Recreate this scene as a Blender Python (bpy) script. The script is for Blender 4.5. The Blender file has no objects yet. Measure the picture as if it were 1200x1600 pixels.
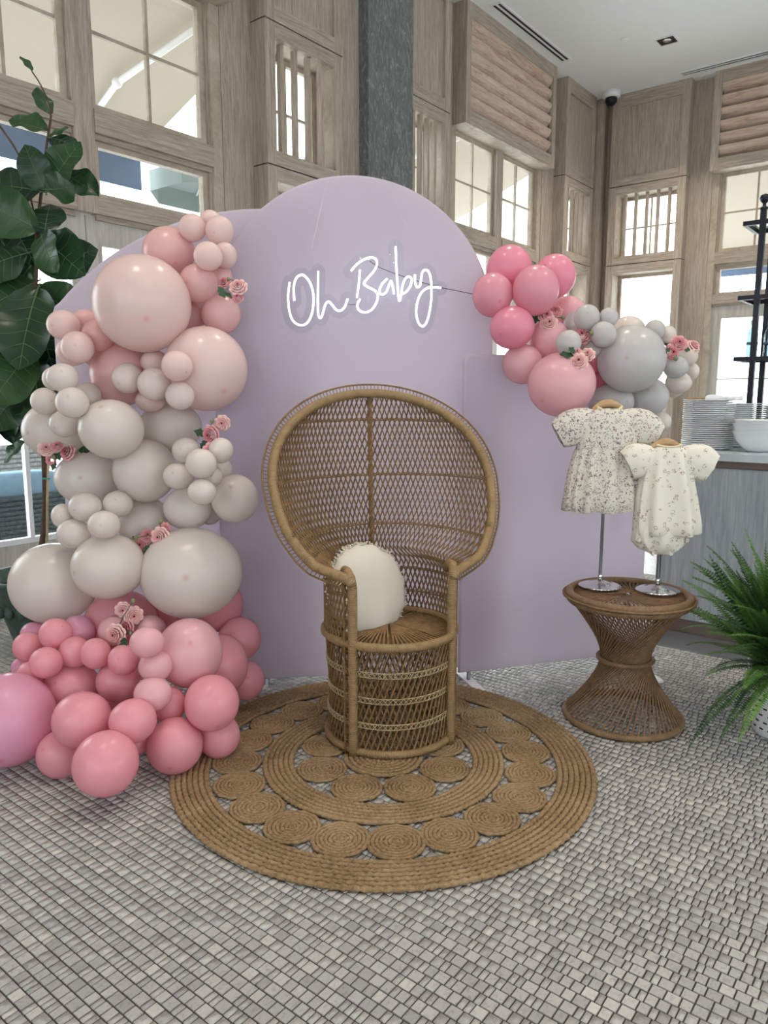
import bpy, bmesh, math, random
import numpy as np
from mathutils import Vector, Matrix, Euler

random.seed(7); rng = np.random.default_rng(7)
SC = bpy.context.scene
COL = SC.collection

# ------------------------------------------------------------------ camera
FPX, YAW, PITCH, EYE = 1170.0, math.radians(51.8), math.radians(9.0), 1.5
FW = Vector((math.sin(YAW)*math.cos(PITCH), math.cos(YAW)*math.cos(PITCH), -math.sin(PITCH)))
RT = Vector((math.cos(YAW), -math.sin(YAW), 0.0))
UP = RT.cross(FW)
CAM = Vector((0, 0, EYE))
cd = bpy.data.cameras.new('camera'); cam = bpy.data.objects.new('camera', cd); COL.objects.link(cam)
cam.location = CAM; cam.rotation_euler = FW.to_track_quat('-Z', 'Y').to_euler()
cd.sensor_fit = 'VERTICAL'; cd.sensor_height = 24.0; cd.lens = 24.0*FPX/1600.0
cd.clip_start = 0.05; cd.clip_end = 300
SC.camera = cam

# ------------------------------------------------------------------ world, sun, exposure
W = bpy.data.worlds.new('sky'); SC.world = W; W.use_nodes = True
bg = W.node_tree.nodes['Background']
bg.inputs[0].default_value = (0.86, 0.94, 1.0, 1); bg.inputs[1].default_value = 5.0
SC.view_settings.view_transform = 'Standard'; SC.view_settings.look = 'None'
SC.view_settings.gamma = 1.0; SC.view_settings.use_curve_mapping = False
SC.view_settings.exposure = 0.34
SC.cycles.use_denoising = True
SC.cycles.max_bounces = 8; SC.cycles.transparent_max_bounces = 24
SC.cycles.sample_clamp_indirect = 6.0

# ------------------------------------------------------------------ pixel helpers (direction only; distance comes from what is touched)
def ray(x, y): return FW + RT*((x-600)/FPX) - UP*((y-800)/FPX)
def on_floor(x, y, z=0.0):
    d = ray(x, y); return CAM + d*((z-EYE)/d.z)
def at_depth(x, y, D): return CAM + ray(x, y)*D
def on_plane(x, y, P, n):
    d = ray(x, y); return CAM + d*((P-CAM).dot(n)/d.dot(n))
def depth_of(P): return (Vector(P)-CAM).dot(FW)

# ------------------------------------------------------------------ materials
def new_mat(name):
    m = bpy.data.materials.new(name); m.use_nodes = True
    nt = m.node_tree; b = nt.nodes['Principled BSDF']
    return m, nt, b
def N(nt, t, **kw):
    n = nt.nodes.new(t)
    for k, v in kw.items(): setattr(n, k, v)
    return n
def coords(nt, scale=(1, 1, 1), kind='Object'):
    tc = N(nt, 'ShaderNodeTexCoord'); mp = N(nt, 'ShaderNodeMapping')
    mp.inputs['Scale'].default_value = scale
    nt.links.new(tc.outputs[kind], mp.inputs['Vector']); return mp.outputs[0]
def world_coords(nt, scale=(1, 1, 1)):
    g = N(nt, 'ShaderNodeNewGeometry'); mp = N(nt, 'ShaderNodeMapping')
    mp.inputs['Scale'].default_value = scale
    nt.links.new(g.outputs['Position'], mp.inputs['Vector']); return mp.outputs[0]
def ramp(nt, fac, stops):
    r = N(nt, 'ShaderNodeValToRGB'); e = r.color_ramp.elements
    while len(e) < len(stops): e.new(0.5)
    for k, (p, c) in enumerate(stops):
        e[k].position = p; e[k].color = (c[0], c[1], c[2], 1)
    nt.links.new(fac, r.inputs[0]); return r.outputs[0]
def noise_fac(nt, vec, scale, detail=4, rough=0.6, dist=0.0):
    n = N(nt, 'ShaderNodeTexNoise'); n.inputs['Scale'].default_value = scale
    n.inputs['Detail'].default_value = detail; n.inputs['Roughness'].default_value = rough
    n.inputs['Distortion'].default_value = dist
    nt.links.new(vec, n.inputs['Vector']); return n.outputs[0]
def bump(nt, b, fac, strength=0.2, dist=0.01):
    u = N(nt, 'ShaderNodeBump'); u.inputs['Strength'].default_value = strength; u.inputs['Distance'].default_value = dist
    nt.links.new(fac, u.inputs['Height']); nt.links.new(u.outputs[0], b.inputs['Normal'])
def plain(name, col, rough=0.5, metal=0.0, spec=0.5, var=0.06, vscale=9.0):
    m, nt, b = new_mat(name)
    f = noise_fac(nt, world_coords(nt), vscale)
    nt.links.new(ramp(nt, f, [(0.3, [c*(1-var) for c in col]), (0.7, [min(1, c*(1+var)) for c in col])]), b.inputs['Base Color'])
    b.inputs['Roughness'].default_value = rough; b.inputs['Metallic'].default_value = metal
    b.inputs['Specular IOR Level'].default_value = spec
    return m
def wood(name, scale, dark, mid, light, rough=0.55):
    m, nt, b = new_mat(name)
    v = world_coords(nt, scale)
    f1 = noise_fac(nt, v, 1.0, 6, 0.72, 0.6)
    f2 = noise_fac(nt, world_coords(nt, tuple(s*4 for s in scale)), 1.0, 3, 0.6)
    mx = N(nt, 'ShaderNodeMath', operation='MULTIPLY_ADD'); mx.inputs[1].default_value = 0.35
    nt.links.new(f2, mx.inputs[0]); nt.links.new(f1, mx.inputs[2])
    c = ramp(nt, mx.outputs[0], [(0.5, dark), (0.66, mid), (0.86, light)])
    nt.links.new(c, b.inputs['Base Color']); b.inputs['Roughness'].default_value = rough
    bump(nt, b, f2, 0.15, 0.004); return m
WD, WM, WL = (0.29, 0.225, 0.175), (0.40, 0.33, 0.265), (0.54, 0.475, 0.40)
M = {}
M['wood_v'] = wood('cerused_oak_upright', (48, 48, 2.6), WD, WM, WL)
M['wood_h'] = wood('cerused_oak_level', (2.6, 2.6, 52), WD, WM, WL)
M['sash'] = wood('sash_oak', (3, 3, 3), (0.36, 0.29, 0.22), (0.46, 0.385, 0.30), (0.56, 0.48, 0.39))
M['louvre'] = wood('louvre_oak', (2.2, 2.2, 20), (0.42, 0.27, 0.19), (0.58, 0.43, 0.33), (0.68, 0.54, 0.44))
M['door'] = wood('door_painted_oak', (14, 14, 1.5), (0.42, 0.38, 0.33), (0.50, 0.47, 0.42), (0.60, 0.57, 0.52))
M['ceiling'] = plain('ceiling_paint', (0.88, 0.89, 0.89), 0.8, var=0.01)
M['seam'] = plain('dark_gap', (0.03, 0.025, 0.02), 0.9)
M['white_paint'] = plain('white_metal_paint', (0.82, 0.83, 0.84), 0.35, var=0.01)
M['grey_metal'] = plain('grey_metal', (0.35, 0.36, 0.38), 0.35, 0.8)
M['black_metal'] = plain('black_metal', (0.012, 0.015, 0.022), 0.35, 0.4)
M['chrome'] = plain('chrome', (0.82, 0.82, 0.83), 0.08, 1.0, var=0.01)
M['stone_sill'] = plain('stone_sill', (0.55, 0.56, 0.56), 0.5)
# marble column: near black slate with pale upright flecks
m, nt, b = new_mat('slate_marble')
f = noise_fac(nt, world_coords(nt, (26, 26, 8)), 1.0, 5, 0.7, 1.6)
f2 = noise_fac(nt, world_coords(nt, (2, 2, 1)), 1.0, 3)
c1 = ramp(nt, f, [(0.38, (0.10, 0.108, 0.11)), (0.54, (0.165, 0.175, 0.175)), (0.62, (0.26, 0.27, 0.27)), (0.72, (0.50, 0.51, 0.50))])
nt.links.new(c1, b.inputs['Base Color']); b.inputs['Roughness'].default_value = 0.35
M['slate'] = m
# floor tile
def tile_mat(name, far=False):
    m, nt, b = new_mat(name)
    oi = N(nt, 'ShaderNodeObjectInfo'); g = N(nt, 'ShaderNodeNewGeometry')
    ad = N(nt, 'ShaderNodeMath', operation='ADD'); fr = N(nt, 'ShaderNodeMath', operation='FRACT')
    nt.links.new(oi.outputs['Random'], ad.inputs[0]); nt.links.new(g.outputs['Random Per Island'], ad.inputs[1]); nt.links.new(ad.outputs[0], fr.inputs[0])
    rndc = ramp(nt, fr.outputs[0], [(0.0, (0.33, 0.326, 0.32)), (0.2, (0.385, 0.38, 0.37)), (0.6, (0.435, 0.43, 0.41)), (0.92, (0.475, 0.47, 0.445)), (1.0, (0.55, 0.535, 0.50))])
    v = noise_fac(nt, world_coords(nt, (1, 1.6, 1)), 45, 5, 0.65, 1.2)
    vc = ramp(nt, v, [(0.30, (0.72, 0.72, 0.74)), (0.48, (0.97, 0.97, 0.97)), (0.75, (1.04, 1.04, 1.03))])
    mx = N(nt, 'ShaderNodeMix', data_type='RGBA', blend_type='MULTIPLY'); mx.inputs[0].default_value = 1.0
    nt.links.new(rndc, mx.inputs[6]); nt.links.new(vc, mx.inputs[7])
    nt.links.new(mx.outputs[2], b.inputs['Base Color'])
    b.inputs['Roughness'].default_value = 0.24; b.inputs['Specular IOR Level'].default_value = 0.5
    return m
M['tile'] = tile_mat('marble_mosaic')
M['grout'] = plain('dark_grout', (0.055, 0.050, 0.045), 0.9)
m, nt, b = new_mat('marble_mosaic_distant')
g = N(nt, 'ShaderNodeNewGeometry'); sx = N(nt, 'ShaderNodeSeparateXYZ'); cx = N(nt, 'ShaderNodeCombineXYZ')
nt.links.new(g.outputs['Position'], sx.inputs[0]); nt.links.new(sx.outputs[1], cx.inputs[0]); nt.links.new(sx.outputs[0], cx.inputs[1])
br = N(nt, 'ShaderNodeTexBrick'); br.inputs['Scale'].default_value = 1.0; br.inputs['Brick Width'].default_value = 0.031
br.inputs['Row Height'].default_value = 0.0375; br.inputs['Mortar Size'].default_value = 0.0013
br.inputs['Color1'].default_value = (0.37, 0.365, 0.345, 1); br.inputs['Color2'].default_value = (0.48, 0.475, 0.44, 1); br.inputs['Mortar'].default_value = (0.085, 0.078, 0.07, 1)
nt.links.new(cx.outputs[0], br.inputs['Vector']); nt.links.new(br.outputs[0], b.inputs['Base Color']); b.inputs['Roughness'].default_value = 0.26
M['tile_far'] = m
# backdrop fabric: thin lilac stretch cloth that lets daylight through
def cloth(name, col, trans, weave=900, rough=0.85):
    m, nt, b = new_mat(name)
    f = noise_fac(nt, world_coords(nt), weave, 2)
    c = ramp(nt, f, [(0.3, [k*0.95 for k in col]), (0.7, col)])
    nt.links.new(c, b.inputs['Base Color']); b.inputs['Roughness'].default_value = rough; b.inputs['Specular IOR Level'].default_value = 0.15
    tr = N(nt, 'ShaderNodeBsdfTranslucent'); nt.links.new(c, tr.inputs[0])
    mx = N(nt, 'ShaderNodeMixShader'); mx.inputs[0].default_value = trans
    nt.links.new(b.outputs[0], mx.inputs[1]); nt.links.new(tr.outputs[0], mx.inputs[2])
    nt.links.new(mx.outputs[0], nt.nodes['Material Output'].inputs[0]); return m
M['lilac'] = cloth('lilac_stretch_cloth', (0.78, 0.72, 0.79), 0.60)
M['cream_cloth'] = cloth('cream_cotton', (0.74, 0.69, 0.59), 0.08, 300)
nt = M['cream_cloth'].node_tree; bump(nt, nt.nodes['Principled BSDF'], noise_fac(nt, coords(nt, (1, 1, 1)), 9, 1, 0.4, 0.8), 0.25, 0.012)
# balloons
def balloon_mat(name, col):
    m, nt, b = new_mat(name)
    at = N(nt, 'ShaderNodeAttribute', attribute_name='apex')
    c = ramp(nt, at.outputs['Fac'], [(0.0, col), (0.35, [k*0.99 for k in col]), (1.0, (col[0]*0.92, col[1]*0.68, col[2]*0.68))])
    nt.links.new(c, b.inputs['Base Color']); b.inputs['Roughness'].default_value = 0.26
    b.inputs['Specular IOR Level'].default_value = 0.45
    tr = N(nt, 'ShaderNodeBsdfTranslucent'); nt.links.new(c, tr.inputs[0])
    mx = N(nt, 'ShaderNodeMixShader'); mx.inputs[0].default_value = 0.28
    nt.links.new(b.outputs[0], mx.inputs[1]); nt.links.new(tr.outputs[0], mx.inputs[2])
    nt.links.new(mx.outputs[0], nt.nodes['Material Output'].inputs[0]); return m
BAL = dict(a=('pale shell', (0.89, 0.77, 0.73)), b=('blush pink', (0.90, 0.70, 0.66)), c=('rosy blush', (0.89, 0.57, 0.55)), d=('peach pink', (0.87, 0.53, 0.50)),
           w=('sand white', (0.83, 0.76, 0.70)), g=('dove grey', (0.66, 0.645, 0.635)), p=('bubblegum pink', (0.91, 0.41, 0.47)),
           q=('light pink', (0.91, 0.53, 0.57)), m=('orchid pink', (0.89, 0.44, 0.60)), h=('hot pink', (0.91, 0.36, 0.48)), k=('rose pink', (0.86, 0.40, 0.49)))
for k, (nm, c) in BAL.items(): M['bal_'+k] = balloon_mat('balloon_'+nm.replace(' ', '_'), c)
def fibre(name, dark, light, scale=60, rough=0.6):
    m, nt, b = new_mat(name)
    f = noise_fac(nt, world_coords(nt), scale, 4, 0.7)
    nt.links.new(ramp(nt, f, [(0.3, dark), (0.7, light)]), b.inputs['Base Color'])
    b.inputs['Roughness'].default_value = rough; b.inputs['Specular IOR Level'].default_value = 0.35
    return m
M['wicker'] = fibre('rattan_strand', (0.14, 0.078, 0.032), (0.30, 0.178, 0.075), 40)
M['wicker_dk'] = fibre('rattan_strand_table', (0.14, 0.078, 0.038), (0.27, 0.16, 0.08), 40)
M['stitch'] = fibre('pale_cane', (0.40, 0.30, 0.16), (0.58, 0.47, 0.28), 60)
def wrapped(name, dark, light, axis_scale=260):
    m, nt, b = new_mat(name)
    f = noise_fac(nt, world_coords(nt), 30, 3)
    at = N(nt, 'ShaderNodeAttribute', attribute_name='along')
    wv = N(nt, 'ShaderNodeMath', operation='SINE'); mu = N(nt, 'ShaderNodeMath', operation='MULTIPLY'); mu.inputs[1].default_value = axis_scale*math.pi
    nt.links.new(at.outputs['Fac'], mu.inputs[0]); nt.links.new(mu.outputs[0], wv.inputs[0])
    nt.links.new(ramp(nt, f, [(0.3, dark), (0.7, light)]), b.inputs['Base Color'])
    b.inputs['Roughness'].default_value = 0.45
    bump(nt, b, wv.outputs[0], 0.35, 0.003); return m
M['wrap'] = wrapped('wrapped_rattan', (0.23, 0.140, 0.058), (0.33, 0.215, 0.095))
M['wrap_dk'] = wrapped('wrapped_rattan_table', (0.17, 0.098, 0.045), (0.25, 0.15, 0.072))
m, nt, b = new_mat('braided_jute')
f = noise_fac(nt, world_coords(nt), 70, 5, 0.75)
f2 = noise_fac(nt, world_coords(nt), 4, 2)
mx = N(nt, 'ShaderNodeMath', operation='MULTIPLY_ADD'); mx.inputs[1].default_value = 0.4
nt.links.new(f2, mx.inputs[0]); nt.links.new(f, mx.inputs[2])
nt.links.new(ramp(nt, mx.outputs[0], [(0.42, (0.10, 0.056, 0.026)), (0.66, (0.255, 0.165, 0.08)), (0.9, (0.40, 0.285, 0.16))]), b.inputs['Base Color'])
b.inputs['Roughness'].default_value = 0.9; bump(nt, b, f, 0.6, 0.004); M['jute'] = m
# glass
def glass(name, tint=(1, 1, 1), gl=0.06, rough=0.02):
    m, nt, b = new_mat(name); nt.nodes.remove(b)
    t = N(nt, 'ShaderNodeBsdfTransparent'); t.inputs[0].default_value = (*tint, 1)
    gs = N(nt, 'ShaderNodeBsdfGlossy'); gs.inputs['Roughness'].default_value = rough
    lw = N(nt, 'ShaderNodeLayerWeight'); lw.inputs[0].default_value = 0.5
    pw_ = N(nt, 'ShaderNodeMath', operation='POWER'); pw_.inputs[1].default_value = 5.0; nt.links.new(lw.outputs['Facing'], pw_.inputs[0])
    ad = N(nt, 'ShaderNodeMath', operation='MULTIPLY_ADD'); ad.inputs[1].default_value = 1-gl; ad.inputs[2].default_value = gl*0.5
    nt.links.new(pw_.outputs[0], ad.inputs[0])
    mx = N(nt, 'ShaderNodeMixShader'); nt.links.new(ad.outputs[0], mx.inputs[0])
    nt.links.new(t.outputs[0], mx.inputs[1]); nt.links.new(gs.outputs[0], mx.inputs[2])
    nt.links.new(mx.outputs[0], nt.nodes['Material Output'].inputs[0]); return m
M['pane'] = glass('window_pane', (0.97, 0.985, 0.98))
M['acrylic'] = glass('clear_acrylic', (0.93, 0.93, 0.95), 0.02, 0.12)
M['shelf_glass'] = glass('shelf_glass', (0.82, 0.92, 0.90), 0.1)
M['bottle'] = glass('clear_bottle', (0.62, 0.70, 0.73), 0.12)
m, nt, b = new_mat('neon_white'); b.inputs['Base Color'].default_value = (0.9, 1, 0.98, 1)
b.inputs['Emission Color'].default_value = (0.90, 1.0, 0.98, 1); b.inputs['Emission Strength'].default_value = 1.7; M['neon'] = m
# plants
def leafy(name, dark, light, scale=12, rough=0.4, trans=0.25):
    m, nt, b = new_mat(name)
    oi = N(nt, 'ShaderNodeObjectInfo')
    f = noise_fac(nt, world_coords(nt), scale, 3)
    ad = N(nt, 'ShaderNodeMath', operation='MULTIPLY_ADD'); ad.inputs[1].default_value = 0.55
    sb = N(nt, 'ShaderNodeMath', operation='SUBTRACT'); sb.inputs[1].default_value = 0.27
    nt.links.new(oi.outputs['Random'], ad.inputs[0]); nt.links.new(f, ad.inputs[2]); nt.links.new(ad.outputs[0], sb.inputs[0])
    c = ramp(nt, sb.outputs[0], [(0.2, dark), (0.8, light)])
    nt.links.new(c, b.inputs['Base Color']); b.inputs['Roughness'].default_value = rough
    tr = N(nt, 'ShaderNodeBsdfTranslucent'); nt.links.new(c, tr.inputs[0])
    mx = N(nt, 'ShaderNodeMixShader'); mx.inputs[0].default_value = trans
    nt.links.new(b.outputs[0], mx.inputs[1]); nt.links.new(tr.outputs[0], mx.inputs[2])
    nt.links.new(mx.outputs[0], nt.nodes['Material Output'].inputs[0]); return m
M['fig_leaf'] = leafy('fiddle_leaf', (0.006, 0.030, 0.018), (0.035, 0.095, 0.028), 5, 0.34, 0.2)
M['vein'] = plain('leaf_vein', (0.10, 0.17, 0.075), 0.5)
M['fern_leaf'] = leafy('fern_leaf', (0.012, 0.05, 0.022), (0.15, 0.33, 0.06), 10, 0.45, 0.3)
M['flower_leaf'] = leafy('flower_leaf', (0.02, 0.06, 0.03), (0.06, 0.13, 0.06), 20, 0.5)
M['bark'] = fibre('bark', (0.05, 0.032, 0.022), (0.13, 0.085, 0.06), 30, 0.9)
M['cane'] = fibre('bamboo_cane', (0.36, 0.26, 0.15), (0.55, 0.43, 0.27), 20)
M['soil'] = fibre('soil', (0.02, 0.014, 0.01), (0.06, 0.042, 0.03), 60, 1.0)
def petal_mat(name, inner, outer):  # inner tone doubles as painted shade at each petal's base
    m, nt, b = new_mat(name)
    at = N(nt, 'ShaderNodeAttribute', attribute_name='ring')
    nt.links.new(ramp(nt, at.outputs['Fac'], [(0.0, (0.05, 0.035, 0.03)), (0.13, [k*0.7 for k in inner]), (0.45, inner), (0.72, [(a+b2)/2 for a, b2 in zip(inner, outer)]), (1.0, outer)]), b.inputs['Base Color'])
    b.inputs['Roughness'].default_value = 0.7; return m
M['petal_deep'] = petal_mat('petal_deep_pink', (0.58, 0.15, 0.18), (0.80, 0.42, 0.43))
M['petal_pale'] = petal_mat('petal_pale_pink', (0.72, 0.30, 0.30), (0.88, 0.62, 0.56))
M['bud'] = plain('flower_bud', (0.22, 0.25, 0.12), 0.7)
# garments
def print_mat(name, base, stops, scale, thr, blotch=False):
    m, nt, b = new_mat(name)
    v = coords(nt)
    vo = N(nt, 'ShaderNodeTexVoronoi'); vo.inputs['Scale'].default_value = scale
    nz = N(nt, 'ShaderNodeTexNoise'); nz.inputs['Scale'].default_value = scale*1.2
    mxv = N(nt, 'ShaderNodeMix', data_type='VECTOR'); mxv.inputs[0].default_value = 0.06 if not blotch else 0.02
    nt.links.new(v, nz.inputs['Vector']); nt.links.new(v, mxv.inputs[4]); nt.links.new(nz.outputs['Color'], mxv.inputs[5])
    nt.links.new(mxv.outputs[1], vo.inputs['Vector'])
    if blotch:   # sprigs: small spots only inside scattered larger cells
        v2 = N(nt, 'ShaderNodeTexVoronoi'); v2.inputs['Scale'].default_value = scale*0.22; nt.links.new(v, v2.inputs['Vector'])
        a = N(nt, 'ShaderNodeMath', operation='LESS_THAN'); a.inputs[1].default_value = thr; nt.links.new(vo.outputs['Distance'], a.inputs[0])
        c = N(nt, 'ShaderNodeMath', operation='LESS_THAN'); c.inputs[1].default_value = 0.36; nt.links.new(v2.outputs['Distance'], c.inputs[0])
        mu = N(nt, 'ShaderNodeMath', operation='MULTIPLY'); nt.links.new(a.outputs[0], mu.inputs[0]); nt.links.new(c.outputs[0], mu.inputs[1])
        fac = mu.outputs[0]
    else:
        a = N(nt, 'ShaderNodeMath', operation='LESS_THAN'); a.inputs[1].default_value = thr; nt.links.new(vo.outputs['Distance'], a.inputs[0])
        fac = a.outputs[0]
    pr = ramp(nt, vo.outputs['Color'], stops)
    mx = N(nt, 'ShaderNodeMix', data_type='RGBA'); nt.links.new(fac, mx.inputs[0]); mx.inputs[6].default_value = (*base, 1); nt.links.new(pr, mx.inputs[7])
    nt.links.new(mx.outputs[2], b.inputs['Base Color']); b.inputs['Roughness'].default_value = 0.9
    b.inputs['Specular IOR Level'].default_value = 0.15
    return m
M['dress'] = print_mat('violet_floral_cotton', (0.70, 0.67, 0.58), [(0.2, (0.16, 0.12, 0.15)), (0.5, (0.30, 0.24, 0.26)), (0.8, (0.36, 0.22, 0.24))], 62, 0.37)
M['romper'] = print_mat('sprig_floral_cotton', (0.78, 0.75, 0.65), [(0.2, (0.26, 0.14, 0.13)), (0.5, (0.35, 0.30, 0.24)), (0.8, (0.44, 0.22, 0.20))], 150, 0.42, True)
M['trim_cream'] = plain('cream_trim', (0.72, 0.64, 0.42), 0.8)
M['hanger_wood'] = wood('hanger_beech', (6, 6, 30), (0.34, 0.20, 0.09), (0.46, 0.29, 0.14), (0.55, 0.37, 0.2))
# counter, crockery
M['counter_panel'] = wood('counter_greywash', (34, 34, 2.2), (0.24, 0.265, 0.285), (0.31, 0.335, 0.355), (0.40, 0.425, 0.44))
M['counter_brown'] = plain('counter_brown_band', (0.14, 0.10, 0.085), 0.5)
M['counter_top'] = plain('counter_stone', (0.50, 0.55, 0.57), 0.25, var=0.12, vscale=4)
M['china'] = plain('white_china', (0.80, 0.82, 0.83), 0.2, var=0.01)
M['napkin'] = plain('white_napkin', (0.80, 0.82, 0.86), 0.9, var=0.02)
# outside
M['terrace'] = plain('terrace_paving', (0.62, 0.60, 0.57), 0.8, var=0.1)
M['awning'] = cloth('beige_awning', (0.56, 0.50, 0.42), 0.13, 60)
M['navy'] = cloth('slate_blue_canvas', (0.16, 0.22, 0.33), 0.15, 60)
M['sage'] = cloth('grey_green_canvas', (0.24, 0.28, 0.27), 0.06, 60)
M['out_wicker'] = fibre('dark_resin_wicker', (0.035, 0.05, 0.06), (0.10, 0.13, 0.15), 60)
M['out_grey'] = fibre('grey_resin_wicker', (0.25, 0.26, 0.26), (0.42, 0.43, 0.43), 60)
M['blue_cushion'] = plain('blue_cushion', (0.22, 0.36, 0.50), 0.9, var=0.08)
M['urn'] = fibre('green_bronze', (0.03, 0.055, 0.045), (0.10, 0.15, 0.125), 14, 0.45)

# ------------------------------------------------------------------ mesh building
class MB:
    def __init__(s, T=None): s.v = []; s.f = []; s.al = []; s.T = T; s.col = []
    def add(s, vs, fs, al=None):
        o = len(s.v)
        for p in vs: s.v.append(tuple(s.T(*p)) if s.T else tuple(p))
        s.f.extend([tuple(i+o for i in f) for f in fs])
        s.al.extend(al if al is not None else [0.0]*len(vs)); return s
    def box(s, x0, x1, y0, y1, z0, z1):
        return s.add([(x0, y0, z0), (x1, y0, z0), (x1, y1, z0), (x0, y1, z0), (x0, y0, z1), (x1, y0, z1), (x1, y1, z1), (x0, y1, z1)],
                     [(0, 3, 2, 1), (4, 5, 6, 7), (0, 1, 5, 4), (1, 2, 6, 5), (2, 3, 7, 6), (3, 0, 4, 7)])
    def tube(s, pts, r, n=6, closed=False, caps=True, flat=None):
        P = [Vector(p) for p in pts]; k = len(P); R = r if hasattr(r, '__len__') else [r]*k
        tan = []
        for i in range(k):
            a = P[(i-1) % k] if (closed or i > 0) else P[i]; b = P[(i+1) % k] if (closed or i < k-1) else P[i]
            t = b-a; tan.append(t.normalized() if t.length > 1e-9 else Vector((0, 0, 1)))
        ref = Vector((0, 0, 1)) if abs(tan[0].z) < 0.9 else Vector((1, 0, 0))
        u = tan[0].cross(ref).normalized(); L = 0; vs = []; al = []
        for i in range(k):
            if i: L += (P[i]-P[i-1]).length
            u = (u - tan[i]*u.dot(tan[i])); u = u.normalized() if u.length > 1e-6 else tan[i].orthogonal().normalized()
            w = tan[i].cross(u)
            for j in range(n):
                a = 2*math.pi*(j+0.5)/n
                q = P[i] + u*(math.cos(a)*R[i]) + w*(math.sin(a)*R[i]*(flat or 1.0)); vs.append(q); al.append(L)
        fs = []
        for i in range(k if closed else k-1):
            i2 = (i+1) % k
            for j in range(n): fs.append((i*n+j, i*n+(j+1) % n, i2*n+(j+1) % n, i2*n+j))
        if caps and not closed: fs.append(tuple(range(n-1, -1, -1))); fs.append(tuple((k-1)*n+j for j in range(n)))
        return s.add(vs, fs, al)
    def lathe(s, prof, n=32, c=(0, 0, 0), sx=1, sy=1):
        vs = [(c[0]+r*math.cos(2*math.pi*j/n)*sx, c[1]+r*math.sin(2*math.pi*j/n)*sy, c[2]+z) for r, z in prof for j in range(n)]
        fs = [(i*n+j, i*n+(j+1) % n, (i+1)*n+(j+1) % n, (i+1)*n+j) for i in range(len(prof)-1) for j in range(n)]
        if prof[0][0] > 1e-6 : fs.append(tuple(range(n-1, -1, -1)))
        if prof[-1][0] > 1e-6: fs.append(tuple((len(prof)-1)*n+j for j in range(n)))
        return s.add(vs, fs)
    def grid(s, fn, nu, nv):
        vs = [fn(i/nu, j/nv) for j in range(nv+1) for i in range(nu+1)]
        fs = [(j*(nu+1)+i, j*(nu+1)+i+1, (j+1)*(nu+1)+i+1, (j+1)*(nu+1)+i) for j in range(nv) for i in range(nu)]
        return s.add(vs, fs)
    def sphere(s, c, r, n=12, m=8):
        rr = r if hasattr(r, '__len__') else (r, r, r)
        vs = [(c[0]+rr[0]*math.sin(math.pi*i/m)*math.cos(2*math.pi*j/n), c[1]+rr[1]*math.sin(math.pi*i/m)*math.sin(2*math.pi*j/n), c[2]+rr[2]*math.cos(math.pi*i/m)) for i in range(m+1) for j in range(n)]
        fs = [(i*n+j, (i+1)*n+j, (i+1)*n+(j+1) % n, i*n+(j+1) % n) for i in range(m) for j in range(n)]
        return s.add(vs, fs)
    def mesh(s, name, mat, smooth=False, origin=None, attr=None, clean=True):
        me = bpy.data.meshes.new(name)
        o = origin or Vector((0, 0, 0))
        me.from_pydata([(p[0]-o[0], p[1]-o[1], p[2]-o[2]) for p in s.v], [], s.f)
        if attr:
            a = me.attributes.new(attr, 'FLOAT', 'POINT'); a.data.foreach_set('value', s.al)
        if clean:
            bm = bmesh.new(); bm.from_mesh(me)
            bmesh.ops.remove_doubles(bm, verts=bm.verts, dist=1e-6)
            bmesh.ops.recalc_face_normals(bm, faces=bm.faces); bm.to_mesh(me); bm.free()
        if smooth: me.polygons.foreach_set('use_smooth', [True]*len(me.polygons))
        me.materials.append(M[mat] if isinstance(mat, str) else mat); me.update(); return me
    def build(s, name, mat, parent=None, smooth=False, local=False, attr=None, clean=True):
        """vertices are world coordinates unless local (then they are in the parent's frame)"""
        if local or parent is None:
            if parent is None and not local:
                A = np.array(s.v); c = Vector(((A[:, 0].min()+A[:, 0].max())/2, (A[:, 1].min()+A[:, 1].max())/2, A[:, 2].min()))
                o = bpy.data.objects.new(name, s.mesh(name, mat, smooth, c, attr, clean)); o.location = c
            else:
                o = bpy.data.objects.new(name, s.mesh(name, mat, smooth, None, attr, clean))
        else:
            w = Vector(parent.get('_w', (0, 0, 0)))
            o = bpy.data.objects.new(name, s.mesh(name, mat, smooth, w, attr, clean))
            o['_w'] = tuple(w)
        COL.objects.link(o)
        if parent is not None: o.parent = parent
        elif '_w' not in o: o['_w'] = tuple(o.location)
        return o
def thing(name, label, cat, loc=(0, 0, 0), rotz=0.0, group=None, kind=None):
    o = bpy.data.objects.new(name, None); o.empty_display_size = 0.1; COL.objects.link(o)
    o.location = loc; o.rotation_euler = (0, 0, rotz); o['_w'] = tuple(loc)
    return tag(o, label, cat, group, kind)
def tag(o, label=None, cat=None, group=None, kind=None):
    if label: o['label'] = label
    if cat: o['category'] = cat
    if group: o['group'] = group
    if kind: o['kind'] = kind
    return o
def share(me, name, parent=None, loc=(0, 0, 0), rot=None, scale=None):
    o = bpy.data.objects.new(name, me); COL.objects.link(o); o.location = loc
    if rot is not None: o.rotation_euler = rot
    if scale is not None: o.scale = scale if hasattr(scale, '__len__') else (scale,)*3
    if parent is not None: o.parent = parent
    return o
def smoothstep(a, b, x):
    t = max(0.0, min(1.0, (x-a)/(b-a))); return t*t*(3-2*t)
def interp(x, xs, ys): return float(np.interp(x, xs, ys))
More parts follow.
